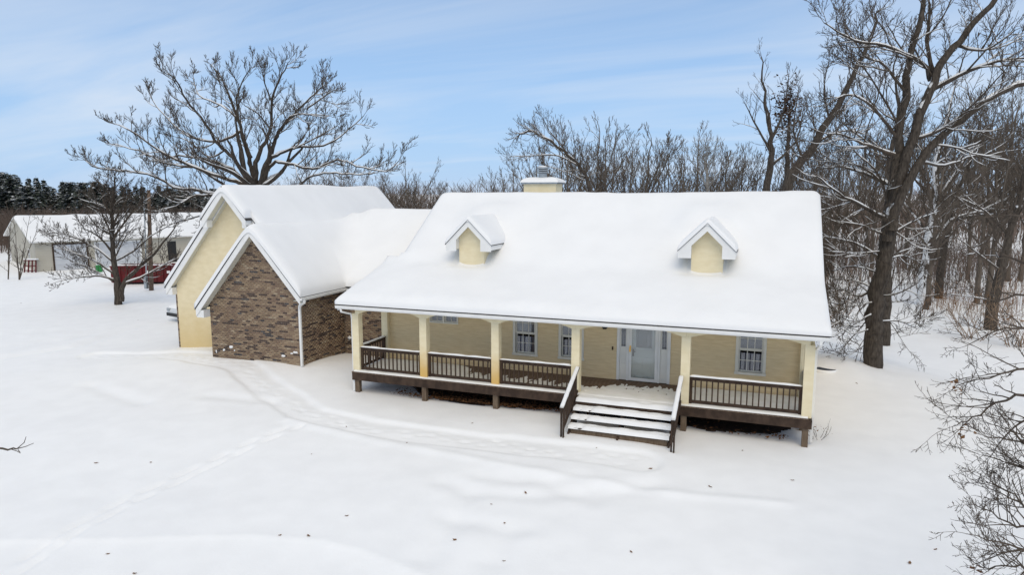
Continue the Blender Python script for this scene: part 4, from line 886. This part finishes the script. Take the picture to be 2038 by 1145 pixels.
for i, (px, py, D, lab) in enumerate([(1935,640,40,'tan twiggy shrub left of the trunk leaning past the right edge'), (2030,650,38,'tan twiggy shrub at the right edge of the picture'), (1650,640,44,'low twiggy shrub showing just past the right roof edge')]):
    f = ond(px, py, D); g_ = gz(f[0], f[1]); G = Grower(80+i, rmin=.010, up=.06, wander=.2, kids=(0,0,4,4,2), maxlvl=4); R = random.Random(80+i)
    for k in range(16): a = R.uniform(0,6.28); G.branch((f[0]+R.gauss(0,.25), f[1]+R.gauss(0,.25), g_-.05), (math.cos(a)*.8, math.sin(a)*.8, 1.0), R.uniform(1.8,3.6), .022, 2)
    G.tree('shrub', (f[0],f[1],g_), lab, 'shrub', 'shrubs at the wood edge', True, .014, .6, 'tan', 'tan')
# --- bare trees of the wood behind: a few built, then copied
PROTO = []
for i in range(7):
    G = Grower(100+i, rmin=.0145, up=.12, wander=.25, kids=(0,0,0,4,4), maxlvl=4); R = random.Random(200+i); h = R.uniform(11,14)
    if i == 6:                                   # multi-stemmed fine crown
        for k in range(9):
            a = R.uniform(0,6.28); q = R.uniform(.8,2.8); G.limb([(0,0,-.2),(math.cos(a)*q*.35,math.sin(a)*q*.35,h*.3),(math.cos(a)*q,math.sin(a)*q,h*R.uniform(.6,.8))], .10, .02, spacing=.55, clen=1.9)
    else:
        k1 = R.uniform(-.8,.8); k2 = R.uniform(-1,1)
        G.limb([(0,0,-.3),(k1*.2,k2*.2,h*.25),(k1*.5,k2*.4,h*.5),(k1,k2,h*.75),(k1*1.1,k2*1.4,h)], .20, .03, lvl=0, spacing=1.0, clen=2.6, t0=.35)
        for q in range(7):
            a = R.uniform(0,6.28); z0 = h*R.uniform(.28,.55); l = R.uniform(2.2,4.2); t = (z0/h)
            G.limb([(k1*t*.9,k2*t*.9,z0),(math.cos(a)*l*.4,math.sin(a)*l*.4,z0+l*.5),(math.cos(a)*l*.8,math.sin(a)*l*.8,z0+l*1.15),(math.cos(a)*l,math.sin(a)*l,z0+l*1.6)], .085, .02, spacing=.55, clen=2.0)
    ms = G.meshes(True, .021, 1.0)
    meshes = {}
    for k, m_ in (('trunk','wtwig'),('crown','wtwig'),('snow','roofsnow')):
        if k in ms: me = mesh_np('wood_'+k, *ms[k]); me.materials.append(M[m_]); me.shade_smooth(); meshes[k] = me
    PROTO.append((meshes, h))
def place(i, loc, s, rz, name, label, group):
    o = empty(name, loc, label, 'tree', group); o.rotation_euler.z = rz; o.scale = (s, s, s)
    for k, me in PROTO[i][0].items():
        c = bpy.data.objects.new({'snow':'branch_snow'}.get(k, k), me); COL.objects.link(c); c.parent = o
RW = random.Random(31)
def row(n, xa, xb, da, db, topf, label, group, kinds=(0,1,2,3,4,5,6)):
    for k in range(n):
        px = xa+(xb-xa)*(k+RW.uniform(.1,.9))/n; D = RW.uniform(da, db); P = ond(px, 400, D); g_ = gz(P[0], P[1])
        ty = topf(px)+RW.uniform(-22,46); top = ond(px, ty, D)[2]; i = RW.choice(kinds); s = max(.35, (top-g_)/(PROTO[i][1]+.6))
        place(i, (P[0], P[1], g_), s, RW.uniform(0,6.28), 'woodland_tree', label, group)
def tops(px): return float(np.interp(px, [760,830,880,940,1000,1060,1150,1230,1300,1400,1480,1560,1660,1760,2100], [330,335,352,365,330,300,250,235,265,240,270,250,260,235,200]))
row(9, 1010, 1340, 58, 74, tops, 'bare woodland tree rising behind the main roof', 'bare trees behind the house')
row(7, 1330, 1640, 55, 72, lambda p: tops(p)+15, 'bare woodland tree rising behind the main roof', 'bare trees behind the house')
row(9, 760, 1040, 75, 100, lambda p: tops(p)+4, 'low bare tree on the skyline left of the chimney', 'bare trees on the skyline left of the chimney', (0,2,4,6,6))
row(10, 1640, 2080, 62, 85, tops, 'bare tree crowding the woods at the right', 'bare trees in the right woods')
row(4, 1850, 2100, 48, 60, lambda p: tops(p)-20, 'bare tree crowding the woods at the right', 'bare trees in the right woods')
row(10, 1000, 1900, 85, 120, lambda p: 308, 'thin bare tree deep in the woods', 'bare trees deep in the woods')
row(9, 560, 800, 80, 110, lambda p: 350, 'low bare tree seen under the oak crown', 'bare trees beyond the oak')

# --- brush: uncountable stems in the wood
def brush(n, sampler, hmin, hmax, seed, rad):
    r = random.Random(seed); polys = []
    for i in range(n):
        x, y = sampler(r); z = 0; h = r.uniform(hmin, hmax); lean = r.gauss(0,.18)*h; l2 = r.gauss(0,.18)*h
        p0 = np.array((x,y,-.1)); p1 = np.array((x+lean*.35,y+l2*.35,h*.55)); p2 = np.array((x+lean,y+l2,h)); rr = rad*r.uniform(.6,1.4)
        polys.append((np.array([p0,p1,p2]), np.array([rr,rr*.7,rr*.3])))
        for k in range(r.choice((2,3,4))):
            t = r.uniform(.3,.9); q = p0+(p2-p0)*t; a = r.uniform(0,6.28); l = h*r.uniform(.2,.45); e = q+np.array((math.cos(a)*l*.6,math.sin(a)*l*.6,l*.7)); polys.append((np.array([q,(q+e)/2+np.array((0,0,.04*l)),e]), np.array([rr*.6,rr*.45,rr*.2])))
    off = ground(np.array([p[0][0][0] for p in polys]), np.array([p[0][0][1] for p in polys]))
    for p, o in zip(polys, off): p[0][:,2] += o
    return tubes(polys, 3)
def band(xa, xb, da, db):
    def f(r):
        D = da+(db-da)*r.random()**.8; P = ond(r.uniform(xa,xb), 400, D); return P[0], P[1]
    return f
for nm, lab, n, smp, h0, h1, rad, sd_ in (
    ('brush', 'brown mass of bare brush along the wood behind the house', 7000, band(700,1660,60,95), 1.8, 5.0, .03, 1),
    ('brush', 'tall grey brown twiggy wood filling the far skyline', 5000, band(470,2300,110,190), 5., 10., .06, 2),
    ('brush', 'tangled brown brush on the floor of the right woods', 2000, band(1620,2150,60,95), .9, 3.4, .025, 3),
    ('brush', 'reddish brown brush below the dark conifers', 4200, band(-150,560,84,108), 2.0, 5.4, .035, 4)):
    v, q = brush(n, smp, h0, h1, sd_, rad); tag(link(nm, mesh_np(nm, v, q), M['brush']), lab, 'brush', kind='stuff')
v, q = brush(330, band(1850,2080,47,60), .5, 1.6, 9, .015); tag(link('dry_weeds', mesh_np('w', v, q), M['leaf']), 'dry tan weeds poking through snow at the wood edge', 'weeds', kind='stuff')

# --- conifers on the left skyline
CON = []
for i in range(4):
    R = random.Random(400+i); h = 14.; V = []; T = []
    tv, tq = tubes([(np.array([(0,0,-.3),(0,0,h*.5),(0,0,h)]), np.array([.22,.13,.02]))], 6)
    pine = i % 2
    nl = 26
    for k in range(nl):
        t = k/nl; z = h*(.10+.88*t) if not pine else h*(.25+.73*t); rad = (3.0*(1-t)**.85+.25)*(R.uniform(.75,1.15)) if not pine else (2.6*math.sin(math.pi*min(1,(.15+.8*(1-t))))+.3)*R.uniform(.6,1.15)
        nb = 9 if t < .7 else 6
        for b in range(nb):
            a = 6.283*(b+R.random()*.8)/nb; l = rad*R.uniform(.7,1.1); dz = -.28*l if not pine else .12*l
            for s_ in range(9):
                f = (s_+R.uniform(.2,1))/9; c = np.array((math.cos(a)*l*f, math.sin(a)*l*f, z+dz*f+.1*math.sin(f*3)+R.gauss(0,.06))); wd_ = .16+.30*(1-f)*rad/3+R.uniform(0,.14)
                aa = a+R.gauss(0,.7); u = np.array((math.cos(aa), math.sin(aa), -.25+R.gauss(0,.25)))*wd_*1.5; v_ = np.array((-math.sin(aa), math.cos(aa), R.gauss(0,.35)))*wd_
                bi = len(V); V += [c-v_, c+u, c+v_, c-u*.5]; T += [(bi,bi+1,bi+2),(bi,bi+2,bi+3)]
    me1 = mesh_np('con_trunk', tv, tq); me1.materials.append(M['bark']); me2 = mesh_np('con_crown', V, np.zeros((0,4)), T); me2.materials.append(M['needle']); CON.append((me1, me2, h))
def con_row(n, xa, xb, da, db, topf):
    for k in range(n):
        px = xa+(xb-xa)*(k+RW.uniform(0,1))/n; D = RW.uniform(da, db); P = ond(px, 400, D); g_ = gz(P[0], P[1]); top = ond(px, topf(px)+RW.uniform(-8,14), D)[2]
        i = RW.randrange(4); s = (top-g_)/CON[i][2]; o = empty('conifer_tree', (P[0],P[1],g_), 'dark snow dusted conifer in the far treeline beyond the outbuilding', 'tree', 'conifers of the far left treeline'); o.rotation_euler.z = RW.uniform(0,6.28); q = s*RW.uniform(.95,1.35); o.scale = (q,q,s)
        for nm, me in (('trunk', CON[i][0]), ('crown', CON[i][1])): c = bpy.data.objects.new(nm, me); COL.objects.link(c); c.parent = o
ctop = lambda p: float(np.interp(p, [-100,0,60,150,230,300,400,560], [338,343,355,368,362,372,378,384]))
con_row(36, -80, 470, 112, 128, ctop); con_row(24, -80, 430, 128, 145, lambda p: ctop(p)-1); con_row(12, 420, 760, 140, 160, lambda p: 380)

# --- near tree just outside the right edge, only its twigs reach in
G4 = Grower(61, rmin=.0042, up=.02, wander=.22, kids=(0,0,4,4,3)); R4 = random.Random(6)
T4 = CAM+RT*11.6+FH*11.2; gb = gz(T4[0], T4[1])
G4.limb([(T4[0],T4[1],gb-.3),(T4[0]+.05,T4[1],2.5),(T4[0],T4[1]+.1,5.5),(T4[0]+.2,T4[1],9)], .19, .05, lvl=0, spacing=0)
for tips, D, z0 in (([(2030,520),(1960,490),(1900,500)],13.5,5.4), ([(2060,590),(1980,600),(1930,570)],12.5,5.0), ([(2080,660),(2000,655),(1920,690)],11.5,4.6), ([(2080,740),(1990,745),(1905,768)],10.5,4.2), ([(2080,790),(2000,795),(1935,830),(1895,850)],10.2,3.9),
                    ([(2080,870),(2030,880),(1960,870)],10.0,3.4), ([(2090,830),(2020,850),(1975,905)],10.6,3.6), ([(2100,940),(2050,930),(1990,925)],10.,3.0), ([(2090,1040),(2010,1040),(1940,1005)],9.6,2.5), ([(2090,1090),(2010,1085),(1930,1065)],9.4,2.2), ([(2090,1120),(2020,1125),(1950,1130)],9.6,1.9), ([(2080,440),(2000,430),(1930,440)],14,6.), ([(2090,1010),(2020,985),(1965,960)],9.7,2.7)):
    st = np.array((T4[0], T4[1], z0)); G4.limb([tuple(st)]+[tuple(ond(a, b, D)) for a, b in tips], .036, .005, spacing=.30, clen=.8, t0=.35)
t4 = G4.tree('bare_tree', (T4[0],T4[1],gb), 'near bare tree whose fine twigs reach in from the right edge', snow=False)
tw_pts = [p[-1] for p, r in G4.polys[3]]
R5 = random.Random(12); V = []; Q = []
spots = [ond(1900,768,10.5), ond(1915,775,10.5), ond(1925,864,10.1), ond(1990,665,11.6), ond(2005,640,11.7), ond(1935,862,10.1), ond(1950,1128,9.6)]
def leafy(r): c = spots[r.randrange(len(spots))]; return (c[0]+r.gauss(0,.07), c[1]+r.gauss(0,.07), c[2]+r.gauss(0,.05))
V, Q = leaf_cloud(46, leafy, .055, 13); link('dead_leaves', mesh_np('dl2', V, Q), M['leaf'], t4)
# --- tree outside the left edge, one bare twig shows
G5 = Grower(62, rmin=.005, up=.03, wander=.12, kids=(0,0,3,2,1)); TL = CAM-RT*9.4+FH*8.6; gb = gz(TL[0], TL[1])
G5.limb([(TL[0],TL[1],gb-.3),(TL[0],TL[1]+.1,3),(TL[0]-.1,TL[1],6.5)], .13, .03, lvl=0, spacing=0)
G5.limb([(TL[0],TL[1],4.2),tuple(ond(-120,880,9.0)),tuple(ond(0,894,9.0)),tuple(ond(34,894,9.0))], .03, .009, lvl=2, spacing=0)
for l in ([(34,894),(48,882),(52,870)],[(34,894),(50,890),(67,883)],[(22,895),(34,899),(41,903)],[(36,896),(40,901)]): G5.polys[3].append((np.array([ond(a,b,9.0) for a, b in l]), np.linspace(.008,.004,len(l))))
G5.tree('bare_tree', (TL[0],TL[1],gb), 'bare tree with a single dark twig reaching in at the left edge', snow=False)

# ------------------------------------------------------------------ outbuilding and yard things on the left
ob0 = onz(75, 541, 0); ca = math.radians(90+20.2-46); LD = np.array([math.cos(ca), math.sin(ca)]); GD = np.array([-LD[1], LD[0]])
def obl(u, v, z): return (ob0[0]+LD[0]*u+GD[0]*v, ob0[1]+LD[1]*u+GD[1]*v, z)
shed = empty('outbuilding', tuple(ob0), 'long low outbuilding with pale siding and snowy gable roof', 'outbuilding')
def oquads(name, m, quads, thick=None):
    mb = MB()
    for q_ in quads: b = len(mb.v); mb.v += [obl(*p) for p in q_]; mb.f.append(tuple(range(b, b+len(q_))))
    return hp(mb, name, m, shed)
def obox(name, m, u0, u1, v0, v1, z0, z1, par=None):
    mb = MB().box(u0,u1,v0,v1,z0,z1); mb.v = [obl(*p) for p in mb.v]; return mb.build(name, M[m], par or shed)
OL, OW, OE, OR = 21.0, 14.0, 2.9, 4.95
mb = MB().prism([(0,-.2),(OW,-.2),(OW,OE),(OW/2,OR-.1),(0,OE)], 'x', 0, .2); mb.v = [obl(*p) for p in mb.v]; mb.build('gable_wall', M['siding'], shed)
obox('side_wall','siding',.2,OL,0,.2,-.2,OE); obox('back_wall','siding',.2,OL,OW-.2,OW,-.2,OE)
mb = MB().prism([(0,-.2),(OW,-.2),(OW,OE),(OW/2,OR-.1),(0,OE)], 'x', OL, OL+.2); mb.v = [obl(*p) for p in mb.v]; mb.build('gable_wall', M['siding'], shed)
for z in np.arange(.1, 2.85, .23): obox('siding_board','siding',-.012,OL,-.025,-.002,z,z+.20)
for z in np.arange(.1, 4.4, .23):
    a = max(0, (z-OE)/(OR-OE)*OW/2) if z > OE else 0
    obox('siding_board','siding',-.025,-.002,a,OW-a,z,z+.20)
sl_ = (OR-OE)/(OW/2)
mb = MB().prism([(-.5,OE-.5*sl_),(OW/2,OR),(OW+.5,OE-.5*sl_),(OW+.5,OE-.5*sl_+.12),(OW/2,OR+.12),(-.5,OE-.5*sl_+.12)], 'x', -.5, OL+.4); mb.v = [obl(*p) for p in mb.v]; mb.build('roof', M['white'], shed)
U, Vv = np.meshgrid(np.linspace(-.5,OL+.4,120), np.linspace(-.52,OW+.52,60))
hz = OR+.12-sl_*np.abs(Vv-OW/2)+.12*np.clip(np.minimum.reduce([(U+.5)/.25,(OL+.4-U)/.25,(Vv+.52)/.25,(OW+.52-Vv)/.25]),0,1)*(1+.4*vnoise(U*.8,Vv*.8,5))-.10*np.clip(vnoise(U*.5+3,Vv*.9,15)-.55,0,1)*2
pts = np.stack([ob0[0]+LD[0]*U+GD[0]*Vv, ob0[1]+LD[1]*U+GD[1]*Vv, hz], -1).reshape(-1,3)
link('roof_snow', mesh_np('os', pts, grid_quads(*U.shape)), M['roofsnow'], shed, True)
def u_at(px):
    d = ray(px, 520); a = np.array([[d[0], -LD[0]],[d[1], -LD[1]]]); t = np.linalg.solve(a, ob0[:2]); return t[1]
for pa, pb in ((109,174),(193,228),(233,280)):
    a, b = u_at(pa), u_at(pb); dr = obox('overhead_door','garage_door',a,b,-.06,-.03,-.1,2.45)
    for k in range(5): obox('door_panel','garage_door',a+.05,b-.05,-.085,-.062,k*.5+.02,k*.5+.46, dr)
    obox('door_frame','wood' if pa == 109 else 'white',a-.14,a,-.09,-.03,-.1,2.58, dr); obox('door_frame','wood' if pa == 109 else 'white',b,b+.14,-.09,-.03,-.1,2.58, dr); obox('door_frame','wood' if pa == 109 else 'white',a,b,-.09,-.03,2.45,2.6, dr)
a, b = u_at(335), u_at(352); obox('dark_doorway','black',a,b,-.07,-.03,-.1,2.3)
wv = obox('window','white',-.07,-.03,2.6,3.5,1.0,2.0); obox('pane','carglass',-.085,-.072,2.68,3.42,1.08,1.47,wv); obox('pane','carglass',-.085,-.072,2.68,3.42,1.53,1.92,wv)
# red rack leaning by the outbuilding
P = onz(67, 541, 0); rk = empty('red_rack', tuple(P), 'small red metal rack with snow on top beside the outbuilding', 'rack')
mb = MB(); c = P-FH*.5; rt = RT
for u in (-.55, -.18, .18, .55): mb.beam(tuple(c+rt*u+np.array([0,0,-.1])), tuple(c+rt*u*.9+FH*.25+np.array([0,0,1.15])), .09, .09)
for z in (.15, .6, 1.1): mb.beam(tuple(c-rt*.55+FH*.1+np.array([0,0,z])), tuple(c+rt*.55+FH*.1+np.array([0,0,z])), .07, .08)
mb.build('frame', M['red'], rk)
mb = MB(); mb.beam(tuple(c-rt*.6+FH*.3+np.array([0,0,1.22])), tuple(c+rt*.6+FH*.3+np.array([0,0,1.22])), .35, .12); mb.build('snow_cap', M['roofsnow'], rk)
# green bin
P = onz(198, 541, 0); gbn = empty('green_bin', tuple(P), 'small green bin in front of the outbuilding doors', 'bin')
cyl(MB(), P[0], P[1], .26, -.05, .55, 14, .30).build('body', M['green'], gbn); cyl(MB(), P[0], P[1], .32, .55, .62, 14, .28).build('lid', M['green'], gbn)
# red roll-off container
P0 = onz(222, 566, 0); P1 = onz(343, 564, 0)
e = (P1-P0); Lc = np.linalg.norm(e[:2]); e = e/Lc; nrm = np.array([-e[1], e[0], 0])
con = empty('roll_off_container', tuple(P0), 'long red steel roll-off container with snow along its rim', 'container')
def cbx(name, m, u0,u1,v0,v1,z0,z1, par=None):
    mb = MB().box(u0,u1,v0,v1,z0,z1); mb.v = [tuple(P0+e*a+nrm*b+np.array([0,0,c_])) for a,b,c_ in mb.v]; return mb.build(name, M[m], par or con)
cbx('side_panel','red',0,Lc,0,.06,.15,1.45); cbx('side_panel','red',0,Lc,2.2,2.26,.15,1.45); cbx('end_panel','red',0,.06,.06,2.2,.15,1.45); cbx('end_panel','red',Lc-.06,Lc,.06,2.2,.15,1.45); cbx('floor','red',.06,Lc-.06,.06,2.2,.1,.16)
for k in range(9): cbx('rib','red',.1+k*(Lc-.3)/8,.22+k*(Lc-.3)/8,-.09,-.001,.16,1.40)
cbx('top_rail','red',-.02,Lc+.02,-.10,.0,1.40,1.52); cbx('skid','black',.2,Lc-.2,.4,.6,-.1,.1); cbx('skid','black',.2,Lc-.2,1.6,1.8,-.1,.1)
cbx('placard','white',Lc*.60,Lc*.66,-.12,-.095,.8,1.1); cbx('placard','white',Lc*.93,Lc*.985,-.12,-.095,.85,1.05)
cbx('snow_fill','roofsnow',.06,Lc-.06,.06,2.2,.9,1.30); cbx('rim_snow','roofsnow',-.02,Lc+.02,-.10,.04,1.521,1.60)
# utility pole
P = onz(301, 577, 0); Dp = depth(P); pl = empty('utility_pole', tuple(P), 'brown wooden utility pole with grey meter box beside the red container', 'pole')
top = ond(296, 378, Dp); mb = MB(); cyl(mb, 0, 0, .17, -.3, top[2], 12, .12); tl = np.array([top[0]-P[0], top[1]-P[1]])/top[2]; mb.v = [(P[0]+x_+tl[0]*max(z_,0), P[1]+y_+tl[1]*max(z_,0), z_) for x_, y_, z_ in mb.v]; mb.build('shaft', M['pole'], pl, True)
c = P-RT*.30-FH*.1; MB().box(c[0]-.12,c[0]+.12,c[1]-.1,c[1]+.1,.1,1.1).build('meter_box', M['galv'], pl)
MB().beam((c[0]+.08,c[1],1.1),(c[0]+.05+tl[0]*6,c[1]+tl[1]*6,7.2),.07,.07).build('conduit', M['galv'], pl)
MB().beam((P[0]-.02,P[1],4.2),(c[0]+.05,c[1],4.2),.05,.05).build('bracket', M['galv'], pl)
# parked car peeking out behind the garage
cp = onz(349, 641, .08); car = empty('parked_car', tuple(cp), 'snow covered white car nose showing behind the garage corner', 'car')
fwd = -RT*.55-FH*.83; fwd[2] = 0; fwd /= np.linalg.norm(fwd); sde = np.array([-fwd[1], fwd[0], 0])
ORG = cp-RT*.02+FH*.1
def cl(a, b, c_): return tuple(ORG-fwd*a+sde*b+np.array([0,0,c_]))
prof = [(0,.28),(0,.62),(.12,.80),(1.05,.92),(1.75,1.38),(3.1,1.42),(3.95,1.0),(4.35,.96),(4.4,.35),(4.3,.25),(.1,.22)]
mb = MB().prism(prof, 'y', -.86, .86); mb.v = [cl(a, b*(1 if z < 1.0 else .82), z) for a, b, z in mb.v]; mb.build('body', M['carwhite'], car)
mb = MB().box(-.05,.03,-.84,.84,.28,.46); mb.v = [cl(*p) for p in mb.v]; mb.build('bumper', M['black'], car)
for s in (-1, 1):
    mb = MB().box(-.03,.10,s*.68-.14,s*.68+.14,.58,.72); mb.v = [cl(*p) for p in mb.v]; mb.build('headlight', M['galv'], car)
    for a in (.85, 3.45):
        mb = MB(); n = 20
        for k in range(n): t = 2*math.pi*k/n; mb.v.append(cl(a+.31*math.cos(t), s*.74, .31+.31*math.sin(t)))
        for k in range(n): t = 2*math.pi*k/n; mb.v.append(cl(a+.31*math.cos(t), s*.90, .31+.31*math.sin(t)))
        mb.f = [tuple(range(n)), tuple(range(2*n-1,n-1,-1))]+[(k,(k+1)%n,n+(k+1)%n,n+k) for k in range(n)]; mb.build('wheel', M['tyre'], car)
    mb = MB().prism([(1.35,.95),(1.80,1.30),(3.0,1.33),(3.6,1.0)], 'y', s*.80, s*.80+s*.03); mb.v = [cl(a,b,z) for a,b,z in mb.v]; mb.build('side_window', M['carglass'], car)
mb = MB().prism([(1.12,.97),(1.74,1.38),(1.70,1.42),(1.08,1.0)], 'y', -.66, .66); mb.v = [cl(a,b,z) for a,b,z in mb.v]; mb.build('windscreen', M['carglass'], car)
U, Vv = np.meshgrid(np.linspace(.05,4.3,44), np.linspace(-.84,.84,20)); hz = np.interp(U, [0,.12,1.05,1.75,3.1,3.95,4.35],[.62,.80,.92,1.38,1.42,1.0,.96])+.11*np.sqrt(np.clip(1-(np.abs(Vv)/.85)**4,0,1))*np.clip(np.minimum(U/.2,(4.35-U)/.2),0,1)
Vv2 = Vv*np.where(hz > 1.05, .82, 1.0)
pts = ORG[None,None,:]-fwd*U[...,None]+sde*Vv2[...,None]+np.array([0,0,1.])*hz[...,None]; link('car_snow', mesh_np('cs', pts.reshape(-1,3), grid_quads(*U.shape)), M['roofsnow'], car, True)

# ------------------------------------------------------------------ small things on the snow
lv, lq = [], []
out = []
for k in range(16):
    a = 2*math.pi*k/16; r = (1 if k % 2 == 0 else .55)*(1 if k not in (0,) else 1.3); out.append((r*math.cos(a), .62*r*math.sin(a), .22*abs(math.sin(a*1.5))+.18*math.cos(a)**2))
V = [(0,0,0)]+out; T = [(0,1+k,1+(k+1)%16) for k in range(16)]
lme = mesh_np('leaf', V, np.zeros((0,4)), T); lme.materials.append(M['leaf'])
RL = random.Random(17)
for px, py in [(300,922),(191,923),(620,905),(690,850),(1187,893),(1295,933),(1413,970),(1577,957),(1478,898),(1046,983),(978,1005),(1004,1043),(1256,1100),(1003,1118),(690,1028),(614,1068),(557,1067),(215,1104),(268,1143),(1810,1122),(1862,1095),(940,843),(810,883),(905,1076),(1705,763),(42,604),(275,637)]:
    P = onz(px, py, .02); z = gz(P[0], P[1]); P = onz(px, py, z); z = gz(P[0], P[1]); s = RL.uniform(.032,.066)
    o = bpy.data.objects.new('fallen_leaf', lme); COL.objects.link(o); o.location = (P[0],P[1],z+.004); o.rotation_euler = (RL.uniform(-.3,.3),RL.uniform(-.3,.3),RL.uniform(0,6.28)); o.scale = (s,s,s)
    tag(o, 'small curled brown dead leaf lying on the open snow', 'leaf', 'fallen leaves scattered on the snow')
# dead flower stems by the right porch corner
P = onz(1628, 868, .1); G = Grower(71, rmin=.004, up=.05, wander=.3, kids=(0,0,3,2,2), maxlvl=3); gb = gz(P[0], P[1])
for k in range(7): a = k*.9; G.branch((P[0]+.1*math.cos(a), P[1]+.1*math.sin(a), gb-.03), (math.cos(a), math.sin(a), .7), RL.uniform(.4,.8), .007, 2)
dp = G.tree('dead_plant', (P[0],P[1],gb), 'dry dead plant stems by the right corner of the porch', 'plant', snow=False)
V, Q = leaf_cloud(22, lambda r: (P[0]+r.gauss(0,.25), P[1]+r.gauss(0,.2), gb+.08+abs(r.gauss(0,.2))), .04, 19); link('dead_leaves', mesh_np('dl3', V, Q), M['leaf'], dp)
# window well at the right end wall
P = onz(1641, 741, .12); ww = empty('window_well', (P[0],P[1],0), 'dark round window well sunk in the snow beside the right house wall', 'window well')
n = 24; mb = MB(); g0 = gz(P[0], P[1])
for z_, r_ in ((g0-.05,.50),(g0+.05,.49),(g0+.05,.47),(g0+.02,.46)):
    for k in range(n): t = 2*math.pi*k/n; mb.v.append((P[0]+r_*math.cos(t)*.9, P[1]+r_*math.sin(t)*.7, z_))
for a in range(3):
    for k in range(n): j = (k+1)%n; mb.f.append((a*n+k,a*n+j,(a+1)*n+j,(a+1)*n+k))
mb.build('rim', M['roofsnow'], ww, True)
mb = MB(); mb.v = [(P[0]+.465*math.cos(2*math.pi*k/n)*.9, P[1]+.465*math.sin(2*math.pi*k/n)*.7, g0+.03) for k in range(n)]; mb.f = [tuple(range(n))]; mb.build('dark_well_disc', M['black'], ww)  # black disc paints the shade down inside the open well
